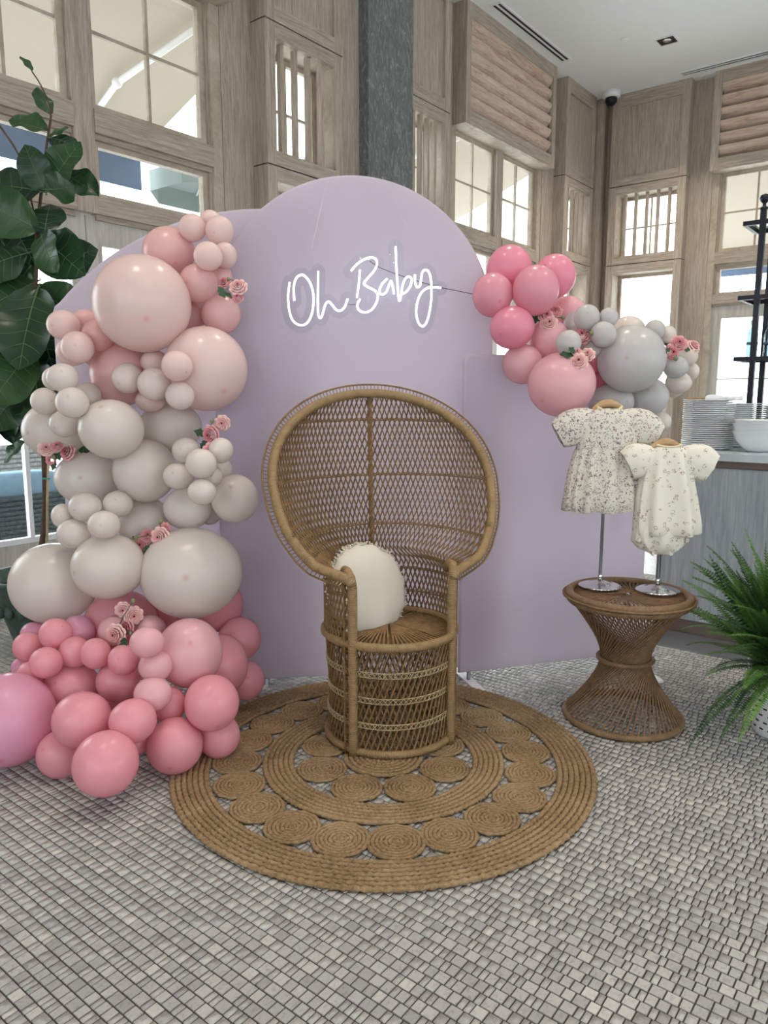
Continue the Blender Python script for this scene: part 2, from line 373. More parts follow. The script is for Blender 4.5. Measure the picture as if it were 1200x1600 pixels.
def catmull(pts, k=6):
    P = [Vector(p) for p in pts]; P = [P[0]*2-P[1]]+P+[P[-1]*2-P[-2]]; out = []
    for i in range(1, len(P)-2):
        a, b, c, d = P[i-1:i+3]
        for j in range(k):
            t = j/k; out.append(0.5*((2*b)+(c-a)*t+(2*a-5*b+4*c-d)*t*t+(3*b-a-3*c+d)*t**3))
    out.append(P[-2]); return out

# ================================================================== THE ROOM
YA, XB, ZC = 5.2, 12.15, 6.1           # front plane of the panelling on each glazed wall, ceiling height
def TA(a, d, z): return (a, YA+d, z)
def TB(a, d, z): return (XB+d, a, z)

# ---- floor: grout slab, real mosaic tiles where they can be told apart, mosaic material further off
RX0, RX1, RY0, RY1 = 0.35, 6.2, -1.1, 5.16
fl_mb = MB()
X0, X1, Y0, Y1 = -4.2, 12.7, -5.2, 5.75
def quad(mb, x0, x1, y0, y1, z): mb.add([(x0, y0, z), (x1, y0, z), (x1, y1, z), (x0, y1, z)], [(0, 1, 2, 3)])
slab = MB(); slab.box(X0, X1, Y0, Y1, -0.2, -0.003)
floor = slab.build('floor', 'grout'); tag(floor, kind='structure')
for (x0, x1, y0, y1) in ((X0, RX0, Y0, Y1), (RX1, X1, Y0, Y1), (RX0, RX1, Y0, RY0), (RX0, RX1, RY1, Y1)):
    q = MB(); q.box(x0, x1, y0, y1, -0.02, 0.0); o = q.build('mosaic_sheet', 'tile_far', floor)
rowp, gap = 0.0375, 0.0042
lens = [0.0190, 0.0295, 0.0375]
tiles = []
ix = 0; x = RX0
while x + rowp < RX1:
    y = RY0 - rng.random()*0.03
    while y < RY1:
        l = int(rng.choice(3, p=[0.34, 0.36, 0.30])); tiles.append((x, y, l)); y += lens[l]
    x += rowp
T = np.array([(t[0]+rowp/2, t[1]+lens[t[2]]/2, 0, t[2]) for t in tiles])
V = T[:, :3]-np.array(CAM); dz = V@np.array(FW); px = 600+FPX*(V@np.array(RT))/dz; py = 800-FPX*(V@np.array(UP))/dz
inside = (dz > 0.3) & (px > 8) & (px < 1192) & (py < 1590) & (py > 900)
rc = np.array((2.288, 1.804)); free = np.hypot(T[:, 0]-rc[0], T[:, 1]-rc[1]) > 0.87
area = np.array([lens[int(k)] for k in T[:, 3]])/dz**3*(inside & free)
near = set(np.argsort(-area)[:300].tolist())
def tile_geo(L):
    w0, l0, b = rowp-gap, L-gap*0.92, 0.0005
    return ([(-w0/2, -l0/2, -0.003), (w0/2, -l0/2, -0.003), (w0/2, l0/2, -0.003), (-w0/2, l0/2, -0.003),
             (-w0/2+b, -l0/2+b, 0), (w0/2-b, -l0/2+b, 0), (w0/2-b, l0/2-b, 0), (-w0/2+b, l0/2-b, 0)],
            [(4, 5, 6, 7), (0, 1, 5, 4), (1, 2, 6, 5), (2, 3, 7, 6), (3, 0, 4, 7)])
tg = [tile_geo(L) for L in lens]
tm = [MB().add(*g).mesh('tile', 'tile', clean=False) for g in tg]
fw = Vector(floor['_w'])
VV = []; FF = []; o0 = 0
for i in range(len(tiles)):
    k = int(T[i, 3]); zo = rng.normal()*0.0003
    if i in near:
        share(tm[k], 'tile', floor, (T[i, 0]-fw.x, T[i, 1]-fw.y, zo-fw.z)); continue
    VV.append(np.array(tg[k][0])+np.array((T[i, 0]-fw.x, T[i, 1]-fw.y, zo-fw.z))); FF.append(np.array(tg[k][1])+o0); o0 += 8
me = bpy.data.meshes.new('tile_field'); vv = np.concatenate(VV); ff = np.concatenate(FF)
me.vertices.add(len(vv)); me.vertices.foreach_set('co', vv.ravel()); me.loops.add(ff.size); me.loops.foreach_set('vertex_index', ff.ravel().astype(np.int32))
me.polygons.add(len(ff)); me.polygons.foreach_set('loop_start', np.arange(0, ff.size, 4, dtype=np.int32)); me.polygons.foreach_set('loop_total', np.full(len(ff), 4, dtype=np.int32))
me.materials.append(M['tile']); me.update(calc_edges=True)
o = share(me, 'tile_field', floor); o['kind'] = 'stuff'

# ---- ceiling
c = MB(); c.box(X0, X1, Y0, Y1, ZC, ZC+0.25); ceiling = c.build('ceiling', 'ceiling'); tag(ceiling, kind='structure')

# ---- the wall behind the camera and the one to its side: piers between tall openings, never in view
def pier_wall(name, boxes):
    o = None
    for k, bx in enumerate(boxes):
        mb = MB(); mb.box(*bx)
        if o is None: o = mb.build(name, 'wood_v'); tag(o, kind='structure')
        else: mb.build('pier', 'wood_v', o)
    return o
pier_wall('wall_back', [(-4.2, -4.0, -5.2, 5.4, 0, 0.9), (-4.2, -4.0, -5.2, 5.4, 4.0, ZC)] + [(-4.2, -4.0, y, y+w, 0.9, 4.0) for y, w in ((-5.2, 1.4), (-2.6, 1.6), (0.2, 1.6), (3.0, 2.4))])
pier_wall('wall_side', [(-4.2, 12.7, -5.2, -5.0, 0, 0.9), (-4.2, 12.7, -5.2, -5.0, 4.0, ZC)] + [(x, x+w, -5.2, -5.0, 0.9, 4.0) for x, w in ((-4.2, 1.6), (-1.4, 1.9), (1.7, 1.9), (4.8, 1.9), (7.9, 1.9), (11.0, 1.7))])

# ---- panelled modules, window bays
trim_n = [0]; win_n = [0]; door_n = [0]
def st(prefix, cnt, base):
    cnt[0] += 1
    o = bpy.data.objects.new(f'{prefix}_{cnt[0]}', None); COL.objects.link(o); o.location = base; o['_w'] = tuple(base); o['kind'] = 'structure'; return o
def part(T, name, mat, parent, *boxes):
    mb = MB(T)
    for b in boxes: mb.box(*b)
    return mb.build(name, mat, parent)
S1, S2 = 4.735, 3.535
def module(T, a0, a1, nslat, sw=0.12):
    if a0 > a1: a0, a1 = a1, a0
    t = st('trim', trim_n, T((a0+a1)/2, 0, 0))
    D = 0.20; g = 0.006
    for z0, z1 in ((0.16, S2-g), (S2+g, S1-g), (S1+g, ZC)):
        part(T, 'stile', 'wood_v', t, (a0, a0+sw, 0, 0.045, z0, z1)); part(T, 'stile', 'wood_v', t, (a1-sw, a1, 0, 0.045, z0, z1))
        part(T, 'side_panel', 'wood_v', t, (a0, a0+0.03, 0.045, D, z0, z1)); part(T, 'side_panel', 'wood_v', t, (a1-0.03, a1, 0.045, D, z0, z1))
    part(T, 'seam_backing', 'seam', t, (a0+0.012, a1-0.012, 0.012, 0.05, S2-0.02, S2+0.02)); part(T, 'seam_backing', 'seam', t, (a0+0.012, a1-0.012, 0.012, 0.05, S1-0.02, S1+0.02))
    for zz_ in (S1, S2):
        for e0, e1 in ((a0+0.006, a0+0.029), (a1-0.029, a1-0.006)): part(T, 'seam_backing', 'seam', t, (e0, e1, 0.044, D, zz_-0.02, zz_+0.02))
    i0, i1 = a0+sw, a1-sw
    for z0, z1 in ((5.90, ZC), (S1+g, 4.87), (4.605, S1-g), (S2+g, 3.665), (3.40, S2-g), (0.85, 1.0), (0.16, 0.30)):
        part(T, 'rail', 'wood_h', t, (i0, i1, 0.0, 0.045, z0, z1))
    part(T, 'panel', 'wood_v', t, (i0, i1, 0.030, 0.05, 4.87, 5.90)); part(T, 'panel', 'wood_v', t, (i0, i1, 0.030, 0.05, 0.30, 0.85))
    part(T, 'plinth', 'wood_h', t, (a0-0.01, a1+0.01, -0.015, 0.05, 0, 0.16))
    # deep reveals of the slatted and the plain opening
    for z0, z1 in ((3.665, 4.605), (1.0, 3.40)):
        part(T, 'reveal', 'sash', t, (i0-0.02, i0, 0.045, 0.34, z0, z1)); part(T, 'reveal', 'sash', t, (i1, i1+0.02, 0.045, 0.34, z0, z1))
        part(T, 'reveal', 'sash', t, (i0, i1, 0.045, 0.34, z0-0.02, z0)); part(T, 'reveal', 'sash', t, (i0, i1, 0.045, 0.34, z1, z1+0.02))
    for k in range(nslat):
        c = i0+(i1-i0)*(k+0.75)/(nslat+0.5)
        part(T, 'slat', 'wood_v', t, (c-0.021, c+0.021, 0.05, 0.10, 3.665, 4.605))
    # sashes behind
    for z0, z1, mz in ((3.665, 4.605, 4.13), (1.0, 3.40, None)):
        w = st('window', win_n, T((i0+i1)/2, 0.3, z0)); s = 0.045
        part(T, 'sash_stile', 'sash', w, (i0, i0+s, 0.27, 0.32, z0, z1)); part(T, 'sash_stile', 'sash', w, (i1-s, i1, 0.27, 0.32, z0, z1))
        part(T, 'sash_rail', 'sash', w, (i0+s, i1-s, 0.27, 0.32, z0, z0+s)); part(T, 'sash_rail', 'sash', w, (i0+s, i1-s, 0.27, 0.32, z1-s, z1))
        ca = (i0+i1)/2
        if mz:
            part(T, 'muntin', 'sash', w, (ca-0.011, ca+0.011, 0.28, 0.31, z0+s, z1-s)); part(T, 'muntin', 'sash', w, (i0+s, i1-s, 0.282, 0.308, mz-0.011, mz+0.011))
            for (p0, p1) in ((i0+s, ca-0.011), (ca+0.011, i1-s)):
                for (q0, q1) in ((z0+s, mz-0.011), (mz+0.011, z1-s)): part(T, 'pane', 'pane', w, (p0, p1, 0.293, 0.297, q0, q1))
        else: part(T, 'pane', 'pane', w, (i0+s, i1-s, 0.293, 0.297, z0+s, z1-s))
    return t
def door_leaf(T, a0, a1, extra=None):
    w = st('door', door_n, T((a0+a1)/2, 0.29, 0)); s, d0, d1 = 0.125, 0.265, 0.315
    part(T, 'stile', 'door', w, (a0, a0+s, d0, d1, 0.02, 2.84)); part(T, 'stile', 'door', w, (a1-s, a1, d0, d1, 0.02, 2.84))
    part(T, 'rail', 'door', w, (a0+s, a1-s, d0, d1, 2.63, 2.84)); part(T, 'rail', 'door', w, (a0+s, a1-s, d0, d1, 0.02, 0.40))
    part(T, 'bead', 'white_paint', w, (a0+s, a1-s, d0-0.005, d1, 0.40, 0.44))
    zs = [0.44, 1.72, 2.63]
    part(T, 'muntin', 'sash', w, (a0+s, a1-s, 0.28, 0.30, 1.71, 1.73))
    if extra: part(T, 'muntin', 'white_paint', w, (extra-0.016, extra+0.016, 0.262, 0.31, 0.44, 2.63))
    cuts = [a0+s] + ([extra-0.016, extra+0.016] if extra else []) + [a1-s]
    for p in range(0, len(cuts), 2):
        for q0, q1 in ((0.44, 1.71), (1.73, 2.63)): part(T, 'pane', 'pane', w, (cuts[p], cuts[p+1], 0.290, 0.294, q0, q1))
    return w
def bay(T, a0, a1, extra=None, doors=True, flip=False):
    """a0 < a1: louvred box over a pair of windows over a pair of glazed doors"""
    t = st('trim', trim_n, T((a0+a1)/2, 0, S1))
    part(T, 'stile', 'wood_v', t, (a0, a0+0.11, 0, 0.05, S1, ZC)); part(T, 'stile', 'wood_v', t, (a1-0.11, a1, 0, 0.05, S1, ZC))
    part(T, 'rail', 'wood_h', t, (a0+0.11, a1-0.11, 0, 0.05, S1, 4.90)); part(T, 'rail', 'wood_h', t, (a0+0.11, a1-0.11, 0, 0.05, 5.93, ZC))
    part(T, 'side_panel', 'wood_v', t, (a0, a0+0.03, 0.05, 0.26, S1, ZC)); part(T, 'side_panel', 'wood_v', t, (a1-0.03, a1, 0.05, 0.26, S1, ZC))
    part(T, 'soffit', 'sash', t, (a0+0.03, a1-0.03, 0.05, 0.26, S1, S1+0.025))
    part(T, 'backing', 'louvre', t, (a0+0.03, a1-0.03, 0.24, 0.26, S1+0.025, ZC))
    n = 6; h = (5.93-4.90)/n
    for k in range(n):
        z0 = 4.90+k*h; mb = MB(T); b0, b1 = a0+0.11, a1-0.11; prof = []
        for j in range(7):        # curved louvre: top edge proud, low edge tucked in above the next one
            u = j/6; prof.append((0.150-0.138*math.sin(u*math.pi*0.5)**0.8, z0+h*(1.0*u)))
        ring = prof+[(d+0.022, z-0.004) for d, z in reversed(prof)]; m_ = len(ring)
        mb.add([(b0, d, z) for d, z in ring]+[(b1, d, z) for d, z in ring], [(i, (i+1) % m_, m_+(i+1) % m_, m_+i) for i in range(m_)]+[tuple(range(m_)), tuple(range(2*m_-1, m_-1, -1))])
        mb.build('louvre_slat', 'louvre', t)
    # posts and rails of the glazed part
    f = st('trim', trim_n, T((a0+a1)/2, 0.25, 0)); c = (a0+a1)/2 - (0.10 if extra else 0.0)
    part(T, 'jamb', 'sash', f, (a0-0.02, a0+0.10, 0.20, 0.33, 0, S1)); part(T, 'jamb', 'sash', f, (a1-0.10, a1+0.02, 0.20, 0.33, 0, S1))
    part(T, 'jamb_bead', 'wood_v', f, (a0+0.10, a0+0.125, 0.235, 0.33, 2.9, S1)); part(T, 'jamb_bead', 'wood_v', f, (a1-0.125, a1-0.10, 0.235, 0.33, 2.9, S1))
    part(T, 'mullion', 'wood_v', f, (c-0.085, c+0.085, 0.205, 0.33, 2.85, S1))
    for z0, z1, d in ((3.43, 3.60, 0.19), (2.85, 2.985, 0.21)):
        for p0, p1 in ((a0+0.10, c-0.085), (c+0.085, a1-0.10)):
            part(T, 'cross_rail', 'wood_h', f, (p0, p1, d, 0.33, z0, z1)); part(T, 'cross_rail_bead', 'wood_h', f, (p0, p1, d+0.035, 0.33, z0-0.04, z0))
    for p0, p1 in ((a0+0.125, c-0.085), (c+0.085, a1-0.125)):
        w = st('window', win_n, T((p0+p1)/2, 0.29, 3.6)); s = 0.055; z0, z1 = 3.60, S1
        part(T, 'sash_stile', 'sash', w, (p0, p0+s, 0.26, 0.32, z0, z1)); part(T, 'sash_stile', 'sash', w, (p1-s, p1, 0.26, 0.32, z0, z1))
        part(T, 'sash_rail', 'sash', w, (p0+s, p1-s, 0.26, 0.32, z0, z0+s)); part(T, 'sash_rail', 'sash', w, (p0+s, p1-s, 0.26, 0.32, z1-s, z1))
        ca, mz = (p0+p1)/2, (z0+z1)/2
        part(T, 'muntin', 'sash', w, (ca-0.013, ca+0.013, 0.275, 0.31, z0+s, z1-s)); part(T, 'muntin', 'sash', w, (p0+s, p1-s, 0.277, 0.308, mz-0.013, mz+0.013))
        for (r0, r1) in ((p0+s, ca-0.013), (ca+0.013, p1-s)):
            for (q0, q1) in ((z0+s, mz-0.013), (mz+0.013, z1-s)): part(T, 'pane', 'pane', w, (r0, r1, 0.290, 0.294, q0, q1))
        w = st('window', win_n, T((p0+p1)/2, 0.29, 2.985)); z0, z1 = 2.985, 3.39
        part(T, 'sash_stile', 'sash', w, (p0, p0+s, 0.26, 0.32, z0, z1)); part(T, 'sash_stile', 'sash', w, (p1-s, p1, 0.26, 0.32, z0, z1))
        part(T, 'sash_rail', 'sash', w, (p0+s, p1-s, 0.26, 0.32, z0, z0+0.03)); part(T, 'sash_rail', 'sash', w, (p0+s, p1-s, 0.26, 0.32, z1-0.04, z1))
        part(T, 'pane', 'pane', w, (p0+s, p1-s, 0.290, 0.294, z0+0.03, z1-0.04))
    if doors:
        door_leaf(T, a0+0.11, c-0.005, extra); door_leaf(T, c+0.005, a1-0.11)
    part(T, 'sill', 'stone_sill', f, (a0, a1, 0.0, 0.34, 0, 0.018))
def filler(T, wall, a0, a1, d0=0.19):
    part(T, 'wall_panel', 'wood_v', wall, (a0, a1, d0, 0.36, 0, ZC))
wa = MB(TA); wa.box(-4.2, -0.2, 0.19, 0.36, 0, ZC); wall_left = wa.build('wall_left', 'wood_v'); tag(wall_left, kind='structure')
for a0, a1 in ((-0.2, 0.40), (1.83, 2.17), (4.587, 4.95), (5.94, 7.0), (7.85, 8.2), (10.62, 11.0), (12.0, 12.55)): filler(TA, wall_left, a0, a1)
module(TA, 0.42, 1.83, 4); module(TA, 4.93, 5.962, 4); module(TA, 6.98, 7.874, 4, 0.13); module(TA, 10.98, 12.04, 4)
bay(TA, 2.17, 4.587, extra=2.70); bay(TA, 8.2, 10.62)
wb = MB(TB); wb.box(-5.2, -0.55, 0.19, 0.36, 0, ZC); wall_right = wb.build('wall_right', 'wood_v'); tag(wall_right, kind='structure')
for a0, a1 in ((4.96, 5.40), (3.46, 3.80), (0.70, 1.04), (-0.55, -0.5)): filler(TB, wall_right, a0, a1)
module(TB, 3.79, 4.98, 5); module(TB, -0.5, 0.70, 5)
bay(TB, 1.04, 3.46)
# corner post, flat pilaster and slate column
t = st('trim', trim_n, (XB+0.1, YA+0.05, 0)); MB().tube([(XB+0.08, YA+0.03, 0), (XB+0.08, YA+0.03, ZC)], 0.16, 4).build('corner_post', 'wood_v', t)
t = st('trim', trim_n, (6.1, YA, 0)); part(TA, 'pilaster', 'wood_v', t, (5.972, 6.26, 0.02, 0.2, 0, ZC))
cb = MB(); cb.box(6.224, 6.978, 5.095, 5.38, 0.16, ZC); colm = thing('column', 'dark slate stone column with pale flecks between two wood panelled bays', 'column', (6.6, 5.24, 0), kind='structure')
cb.build('shaft', 'slate', colm); cb = MB(); cb.box(6.20, 7.0, 5.07, 5.38, 0, 0.16); cb.build('plinth', 'slate', colm)

# ---- ceiling fittings
def slot_vent(x0, x1, y0, y1, label, along):
    t = thing('ceiling_vent', label, 'vent', ((x0+x1)/2, (y0+y1)/2, ZC), group=None); e = 0.025; z0, z1 = ZC-0.012, ZC
    def pb(n, m_, *b): mb = MB(); mb.box(*b); return mb.build(n, m_, t)
    pb('backing', 'seam', x0+e, x1-e, y0+e, y1-e, ZC-0.004, ZC+0.002)
    pb('frame', 'white_paint', x0, x1, y0, y0+e, z0, z1); pb('frame', 'white_paint', x0, x1, y1-e, y1, z0, z1)
    pb('frame', 'white_paint', x0, x0+e, y0+e, y1-e, z0, z1); pb('frame', 'white_paint', x1-e, x1, y0+e, y1-e, z0, z1)
    if along == 'x': pb('bar', 'white_paint', x0+e, x1-e, (y0+y1)/2-0.012, (y0+y1)/2+0.012, z0, z1)
    else: pb('bar', 'white_paint', (x0+x1)/2-0.012, (x0+x1)/2+0.012, y0+e, y1-e, z0, z1)
slot_vent(8.50, 10.48, 4.925, 5.08, 'white double slot air vent above the louvred box beside slate column', 'x')
slot_vent(11.87, 12.03, 1.6, 3.89, 'white double slot air vent above the louvred box beside shelf of bottles', 'y')
def downlight(x, y, label, group=None, power=60.0):
    t = thing('downlight', label, 'ceiling light', (x, y, ZC), group=group)
    def pb(n, m_, *b): mb = MB(); mb.box(*b); return mb.build(n, m_, t)
    s = 0.11
    for b in ((x-s-.02, x+s+.02, y-s-.02, y-s), (x-s-.02, x+s+.02, y+s, y+s+.02), (x-s-.02, x-s, y-s, y+s), (x+s, x+s+.02, y-s, y+s)): pb('frame', 'white_paint', *b, ZC-0.012, ZC)
    pb('well', 'seam', x-s, x+s, y-s, y+s, ZC-0.003, ZC+0.002)
    MB().lathe([(0.0, -0.012), (0.035, -0.014), (0.06, -0.006), (0.06, -0.003)], 20, (x, y, ZC)).build('lens', 'chrome', t, True)
    if power:
        ld = bpy.data.lights.new('lamp_beam', 'SPOT'); ld.energy = power; ld.color = (1.0, 0.86, 0.70); ld.spot_size = math.radians(110); ld.spot_blend = 0.8; ld.shadow_soft_size = 0.06
        lo = bpy.data.objects.new('lamp_beam', ld); COL.objects.link(lo); lo.parent = t; lo.location = (0, 0, -0.03)
downlight(10.74, 3.70, 'black square recessed downlight set in the white ceiling', None, 220)
for k, (x, y) in enumerate(((7.6, 2.6), (4.4, 2.6), (1.2, 2.6), (4.4, -0.6), (1.2, -0.6))):
    downlight(x, y, 'square recessed downlight in the ceiling over the open floor', 'downlights over the open floor', 150)
MB().lathe([(0.0, -0.014), (0.05, -0.014), (0.06, -0.006), (0.06, 0.001)], 24, (10.36, 4.127, ZC)).build('sprinkler_cover', 'ceiling', None, True)
tag(bpy.data.objects['sprinkler_cover'], 'small round white sprinkler cover flush with the ceiling', 'sprinkler')
t = thing('dome_camera', 'white dome security camera on the ceiling by the corner post', 'camera', (11.95, 4.93, ZC))
MB().lathe([(0.0, -0.09), (0.12, -0.09), (0.135, -0.07), (0.135, 0.0)], 28, (11.95, 4.93, ZC)).build('housing', 'white_paint', t, True)
MB().lathe([(0.0, -0.20), (0.05, -0.19), (0.085, -0.15), (0.09, -0.10), (0.085, -0.088)], 24, (11.95, 4.93, ZC)).build('dome', 'black_metal', t, True)

# ================================================================== OUTSIDE
g = MB(); g.box(-30, 60, 5.76, 60, -0.3, -0.02); g.box(12.71, 60, -40, 5.76, -0.3, -0.02)
o = g.build('terrace', 'terrace'); tag(o, kind='structure'); o.name = 'floor_terrace'
def awning(T, a0, a1, label, arms, d0=0.40, reach=2.85):
    t = thing('awning', label, 'awning', T((a0+a1)/2, d0, 5.5), group=None)
    za = lambda d: 5.5-(d-d0)*0.37
    dn = d0+reach
    mb = MB(T); mb.add([(a0, d0, 5.5), (a1, d0, 5.5), (a1, dn, za(dn)), (a0, dn, za(dn)), (a0, d0, 5.52), (a1, d0, 5.52), (a1, dn, za(dn)+.02), (a0, dn, za(dn)+.02)], [(0, 3, 2, 1), (4, 5, 6, 7), (0, 1, 5, 4), (1, 2, 6, 5), (2, 3, 7, 6), (3, 0, 4, 7)])
    mb.build('canopy', 'awning', t)
    mb = MB(T); mb.box(a0, a1, dn, dn+0.02, za(dn)-0.45, za(dn)+0.02); mb.build('valance', 'navy', t)
    mb = MB(T); mb.box(a0, a1, dn-0.06, dn, za(dn)-0.08, za(dn)); mb.build('front_bar', 'white_paint', t)
    mb = MB(T); mb.box(a0, a1, d0-0.04, d0+0.02, 5.40, 5.52); mb.build('wall_bar', 'white_paint', t)
    for (pa, pd, qa, qd, ra, rd) in arms:
        MB(T).tube([(pa, pd, za(pd)-0.09), (qa, qd, za(qd)-0.09), (ra, rd, za(rd)-0.09)], 0.035, 8).build('folding_arm', 'white_paint', t, True)
        MB(T).sphere((qa, qd, za(qd)-0.09), 0.055).build('arm_joint', 'white_paint', t, True)
awning(TA, -1.5, 5.865, 'beige fabric awning with folding arm outside the windows by the fig tree', [(5.45, 0.45, 4.93, 2.25, 5.0, 3.2)])
awning(TA, 8.0, 12.2, 'beige fabric awning outside the windows beyond the slate column', [(10.0, 0.6, 9.3, 2.0, 9.9, 3.2)])
awning(TB, -2.0, 4.4, 'beige fabric awning outside the windows behind the serving counter', [(3.4, 0.5, 2.6, 2.0, 3.0, 3.8)], reach=3.5)
def umbrella(x, y, r, h, label):
    t = thing('patio_umbrella', label, 'umbrella', (x, y, -0.02))
    mb = MB(); n = 8
    ring = [(x+r*math.cos(2*math.pi*k/n+.4), y+r*math.sin(2*math.pi*k/n+.4), h) for k in range(n)]
    mb.add([(x, y, h+r*0.42)]+ring+[(p[0], p[1], p[2]-0.25) for p in ring], [(0, 1+k, 1+(k+1) % n) for k in range(n)]+[(1+k, 1+n+k, 1+n+(k+1) % n, 1+(k+1) % n) for k in range(n)])
    mb.build('canopy', 'sage', t)
    MB().tube([(x, y, -0.02), (x, y, h+r*0.42)], 0.03, 8).build('pole', 'white_paint', t)
    MB().lathe([(0.3, -0.02), (0.3, 0.05), (0.05, 0.09), (0.05, 0.2)], 20, (x, y, 0)).build('base', 'grey_metal', t)
    for k in range(n): MB().tube([(x, y, h+r*0.40), (ring[k][0], ring[k][1], h-0.02)], 0.012, 5).build('rib', 'white_paint', t)
P = at_depth(335, 268, 9.9); umbrella(P.x, P.y, 0.85, P.z-0.1, 'grey green patio umbrella on the terrace beyond the awning')
# wicker sofa with cushions, grey wicker chairs
t = thing('wicker_sofa', 'dark woven resin sofa on the terrace outside the glazed door', 'sofa', (3.2, 6.95, -0.02))
def sofa_panel(name, x0, x1, y0, y1, z0, z1, mat, parent, rows=14, step=0.05):
    mb = MB(); mb.box(x0, x1, y0, y1, z0, z1)
    fr = y0-0.004
    for j in range(rows):
        z = z0+(z1-z0)*(j+0.5)/rows
        pts = [(x, fr+0.010*math.sin(x/step*math.pi+j*math.pi), z) for x in np.arange(x0, x1+1e-6, step/2)]
        mb.tube(pts, (z1-z0)/rows*0.42, 4)
    return mb.build(name, mat, parent)
sofa_panel('back_panel', 2.1, 4.4, 6.62, 6.70, 0.02, 0.60, 'out_wicker', t)
for n, b in (('seat_base', (2.1, 4.4, 6.70, 7.45, 0.02, 0.36)), ('arm', (2.0, 2.12, 6.62, 7.45, 0.0, 0.55)), ('arm', (4.38, 4.5, 6.62, 7.45, 0.0, 0.55))):
    mb = MB(); mb.box(*b); mb.build(n, 'out_wicker', t)
def pillow_box(x0, x1, y0, y1, z0, z1, name, mat, label, cat, group):
    mb = MB(); mb.grid(lambda u, v: (0, 0, 0), 1, 1); mb = MB()
    def f(u, v):
        a = 2*math.pi*u; b_ = math.pi*(v-0.5); e = 0.35
        sp = lambda t_: math.copysign(abs(t_)**e, t_)
        return ((x0+x1)/2+(x1-x0)/2*sp(math.cos(b_))*sp(math.cos(a)), (y0+y1)/2+(y1-y0)/2*sp(math.cos(b_))*sp(math.sin(a)), (z0+z1)/2+(z1-z0)/2*sp(math.sin(b_)))
    mb.grid(f, 28, 14); return tag(mb.build(name, mat, None, True), label, cat, group)
for k in range(3): pillow_box(2.13+k*0.755, 2.13+k*0.755+0.75, 6.70, 6.95, 0.36, 0.80, 'back_cushion', 'blue_cushion', 'blue back cushion standing on the woven terrace sofa', 'cushion', 'blue cushions on the terrace sofa')
for k in range(2):
    x = 3.05+k*1.05; y = 8.6
    t = thing('wicker_chair', 'pale grey woven chair on the terrace beyond the sofa', 'chair', (x, y, -0.02), group='grey woven terrace chairs')
    sofa_panel('back_panel', x-0.4, x+0.4, y, y+0.06, 0.40, 0.92, 'out_grey', t, 10)
    mb = MB(); mb.box(x-0.4, x+0.4, y+0.06, y+0.65, 0.34, 0.42); mb.build('seat', 'out_grey', t)
    for dx in (-0.36, 0.32):
        for dy in (0.02, 0.58): mb = MB(); mb.box(x+dx, x+dx+0.05, y+dy, y+dy+0.05, -0.02, 0.34); mb.build('leg', 'out_grey', t)

# ================================================================== BACKDROP PANELS
def frame_uv(P, u):
    u = Vector((u[0], u[1], 0)).normalized(); n = Vector((u.y, -u.x, 0))      # n points towards the room
    return Vector((P[0], P[1], 0)), u, n
ARCH = frame_uv((2.5, 2.77), (.737, -.675)); LEFTP = frame_uv((2.6, 2.87), (.737, -.675)); RIGHTP = frame_uv((3.2, 1.98), (.82, -.57))
def panel_cover(fr, outline, thick=0.035, bev=0.012):
    """fabric sleeve stretched over a frame: front and back skins with a rounded edge"""
    P, u, n = fr; k = len(outline); O = [Vector((s, z)) for s, z in outline]
    ins = []
    for i in range(k):
        a, b, c = O[i-1], O[i], O[(i+1) % k]
        e1 = (b-a).normalized(); e2 = (c-b).normalized(); nn = Vector((-(e1+e2).y, (e1+e2).x))
        nn = nn.normalized() if nn.length > 1e-6 else Vector((-e1.y, e1.x)); ins.append(nn)
    area = sum(O[i-1].x*O[i].y-O[i].x*O[i-1].y for i in range(k)); sg = 1 if area > 0 else -1
    mb = MB(); rings = []
    for off, d in ((bev, 0.0), (bev*0.3, bev*0.3), (0.0, bev), (0.0, thick-bev), (bev*0.3, thick-bev*0.3), (bev, thick)):
        rings.append([P + u*(O[i].x+sg*ins[i].x*off) + Vector((0, 0, O[i].y+sg*ins[i].y*off)) - n*d for i in range(k)])
    vs = [v for r in rings for v in r]; m_ = len(rings)
    fs = [(r*k+i, r*k+(i+1) % k, (r+1)*k+(i+1) % k, (r+1)*k+i) for r in range(m_-1) for i in range(k)]
    fs += [tuple(range(k)), tuple(range(m_*k-1, (m_-1)*k-1, -1))]
    return mb.add(vs, fs)
def pt(fr, s, z, d=0.0): P, u, n = fr; return P + u*s + Vector((0, 0, z)) + n*d
def feet(t, fr, ss, front=0.03, back=0.12):
    P, u, n = fr
    for s in ss:
        MB().tube([pt(fr, s, 0.008, -0.0175), pt(fr, s, 0.07, -0.0175)], 0.011, 8).build('leg', 'grey_metal', t)
        mb = MB(); w = 0.026; vs = []
        for q, hw in ((-back, w), (front-0.03, w), (front, w*0.6)):
            c = pt(fr, s, 0, q)
            vs += [c-u*hw, c+u*hw, c-u*hw+Vector((0, 0, 0.010)), c+u*hw+Vector((0, 0, 0.010))]
        mb.add(vs, [(0, 2, 3, 1), (8, 9, 11, 10)]+[f for k in (0, 4) for f in ((k, k+1, k+5, k+4), (k+2, k+6, k+7, k+3), (k, k+4, k+6, k+2), (k+1, k+3, k+7, k+5))])
        mb.build('foot', 'white_paint', t)
